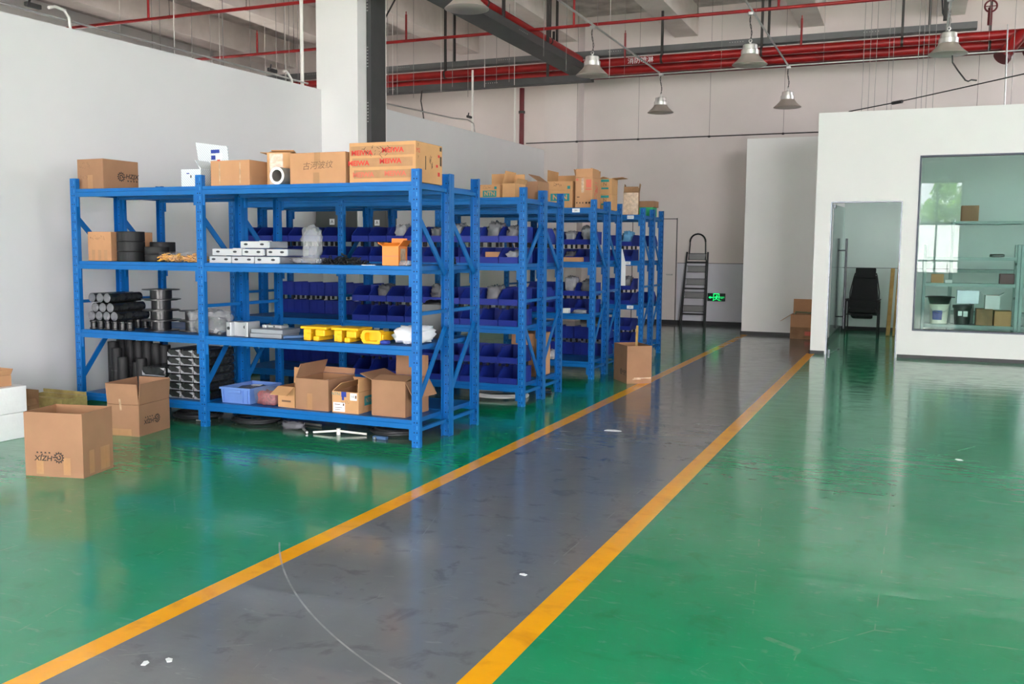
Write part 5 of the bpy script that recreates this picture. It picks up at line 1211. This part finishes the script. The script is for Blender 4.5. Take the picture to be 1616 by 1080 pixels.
def grey_rack(label, x0, x1, y0, y1, levels, h, split=True):
    t = thing('office_rack', label, 'storage rack', (0,0,0), 0, 'pale grey racks inside the office')
    for x in (x0, x1):
        for y in (y0, y1):
            b = MB(); b.rbox(x-.022,x+.022,y-.02,y+.02,0,h,.004); b.build('post', M['shelfgrey'], t)
        for z in (.3,.8,1.3): MB().box(x-.008,x+.008,y0+.021,y1-.021,z,z+.03).build('strut', M['shelfgrey'], t)
    for z in levels: 
        MB().box(x0+.023,x1-.023,y0-.012,y1+.012,z-.012,z).build('shelf_panel', M['shelfgrey'], t)
        for yy in (y0-.021, y1+.013): MB().box(x0+.023,x1-.023,yy,yy+.008,z-.045,z+.002).build('beam', M['shelfgrey'], t)
    return t
LO = (.42,1.03,1.415)
grey_rack('pale grey rack just behind the office window, nearest the doorway', .19, 1.42, 15.35, 15.75, LO, 1.6)
grey_rack('pale grey rack behind the right part of the office window', 1.47, 2.75, 15.35, 15.75, (.42,1.03,1.5), 1.6)
grey_rack('tall pale grey rack at the back of the office', .62, 1.9, 17.4, 17.85, (.5,1.2,2.0), 2.03)
carton('carton', 'brown carton with a dark strip on the tall rack in the office', (.86,17.6,2.001), (.26,.3,.26), 0, 'kraft')
t = thing('bucket', 'cream bucket with blue label on the office rack', 'bucket', (.415,15.56,.421)); MB().lathe([(0,0),(.118,0),(.135,.27),(.142,.275),(.142,.29),(.136,.293),(0,.293)], 30).build('pail', M['bucket'], t, smooth=SM)
b = MB(); b.lathe([(.1285,.06),(.1375,.2)], 30); b.m = b.m; b.f = [f for f in b.f if len(f) == 4 and 19 <= f[0]%30 <= 23]; b.build('label', M['bluelab'], t)
b = MB(); b.tube([(-.142,0,.26),(-.1,-.1,.2),(0,-.15,.17),(.1,-.1,.2),(.142,0,.26)], .004, 6); b.build('handle', M['galv'], t, smooth=SM)
t = thing('pan', 'dark rubber pan resting on the cream bucket in the office', 'pan', (.415,15.56,.7145)); MB().lathe([(0,0),(.13,0),(.165,.11),(.172,.115),(.16,.115),(.125,.008),(0,.008)], 28).build('bowl', M['blackpl'], t, smooth=SM)
for s in (-1,1): MB().rbox(s*.185-.025,s*.185+.025,-.03,.03,.095,.11,.004).build('lug', M['blackpl'], t)
t = thing('tub', 'dark tub with two pale labels on the office rack', 'tub', (.73,15.55,.421)); MB().lathe([(0,0),(.1,0),(.12,.24),(.134,.245),(.134,.285),(.0,.29)], 28).build('body', M['blackpl'], t, smooth=SM); MB().rbox(-.06,-.005,-.123,-.117,.13,.2,.001).build('label', M['whitecard'], t); MB().rbox(.01,.07,-.124,-.117,.12,.2,.001).build('label', M['whitecard'], t)
t = carton('carton', 'blue-grey box lying behind the dark tub on the office rack', (.8,15.66,.725), (.3,.12,.2), 0, 'alud')
tag(MB().rbox(-.03,.03,-.03,.03,0,.303,.004).build('box_support', M['blackpl'], None, (.86,15.7,.421)), 'dark box under the blue-grey one on the office rack', 'box')
carton('carton', 'low green-topped carton on the bottom shelf of the office rack', (1.02,15.55,.421), (.22,.3,.24), 0, 'kraftold')
carton('carton', 'wide yellow-brown carton on the bottom shelf of office rack', (1.26,15.55,.421), (.22,.3,.22), 0, 'kraft3')
carton('white_carton', 'white open carton standing on the cartons in office rack', (1.12,15.56,.662), (.19,.2,.2), 0, 'whitecard', True, {'left':(60,.07),'right':(60,.07)})
carton('carton', 'small orange-brown carton on the middle shelf of the office rack', (.37,15.52,1.031), (.17,.2,.13), 0, 'kraft3')
carton('white_carton', 'small white box beside the orange-brown carton in office', (.52,15.52,1.031), (.1,.16,.05), 0, 'whitecard')
tag(MB().rbox(-.095,.095,-.08,.08,0,.15,.006).build('dark_red_tin', M['darkred'], None, (1.29,15.53,1.031)), 'dark red tin box on the middle shelf of the office rack', 'tin')
tag(MB().blob(.2,.16,.05,121,.15).build('dark_pouch', M['blackpl'], None, (1.15,15.55,1.416), smooth=3), 'flat dark object on the top shelf of the office rack', 'pouch')
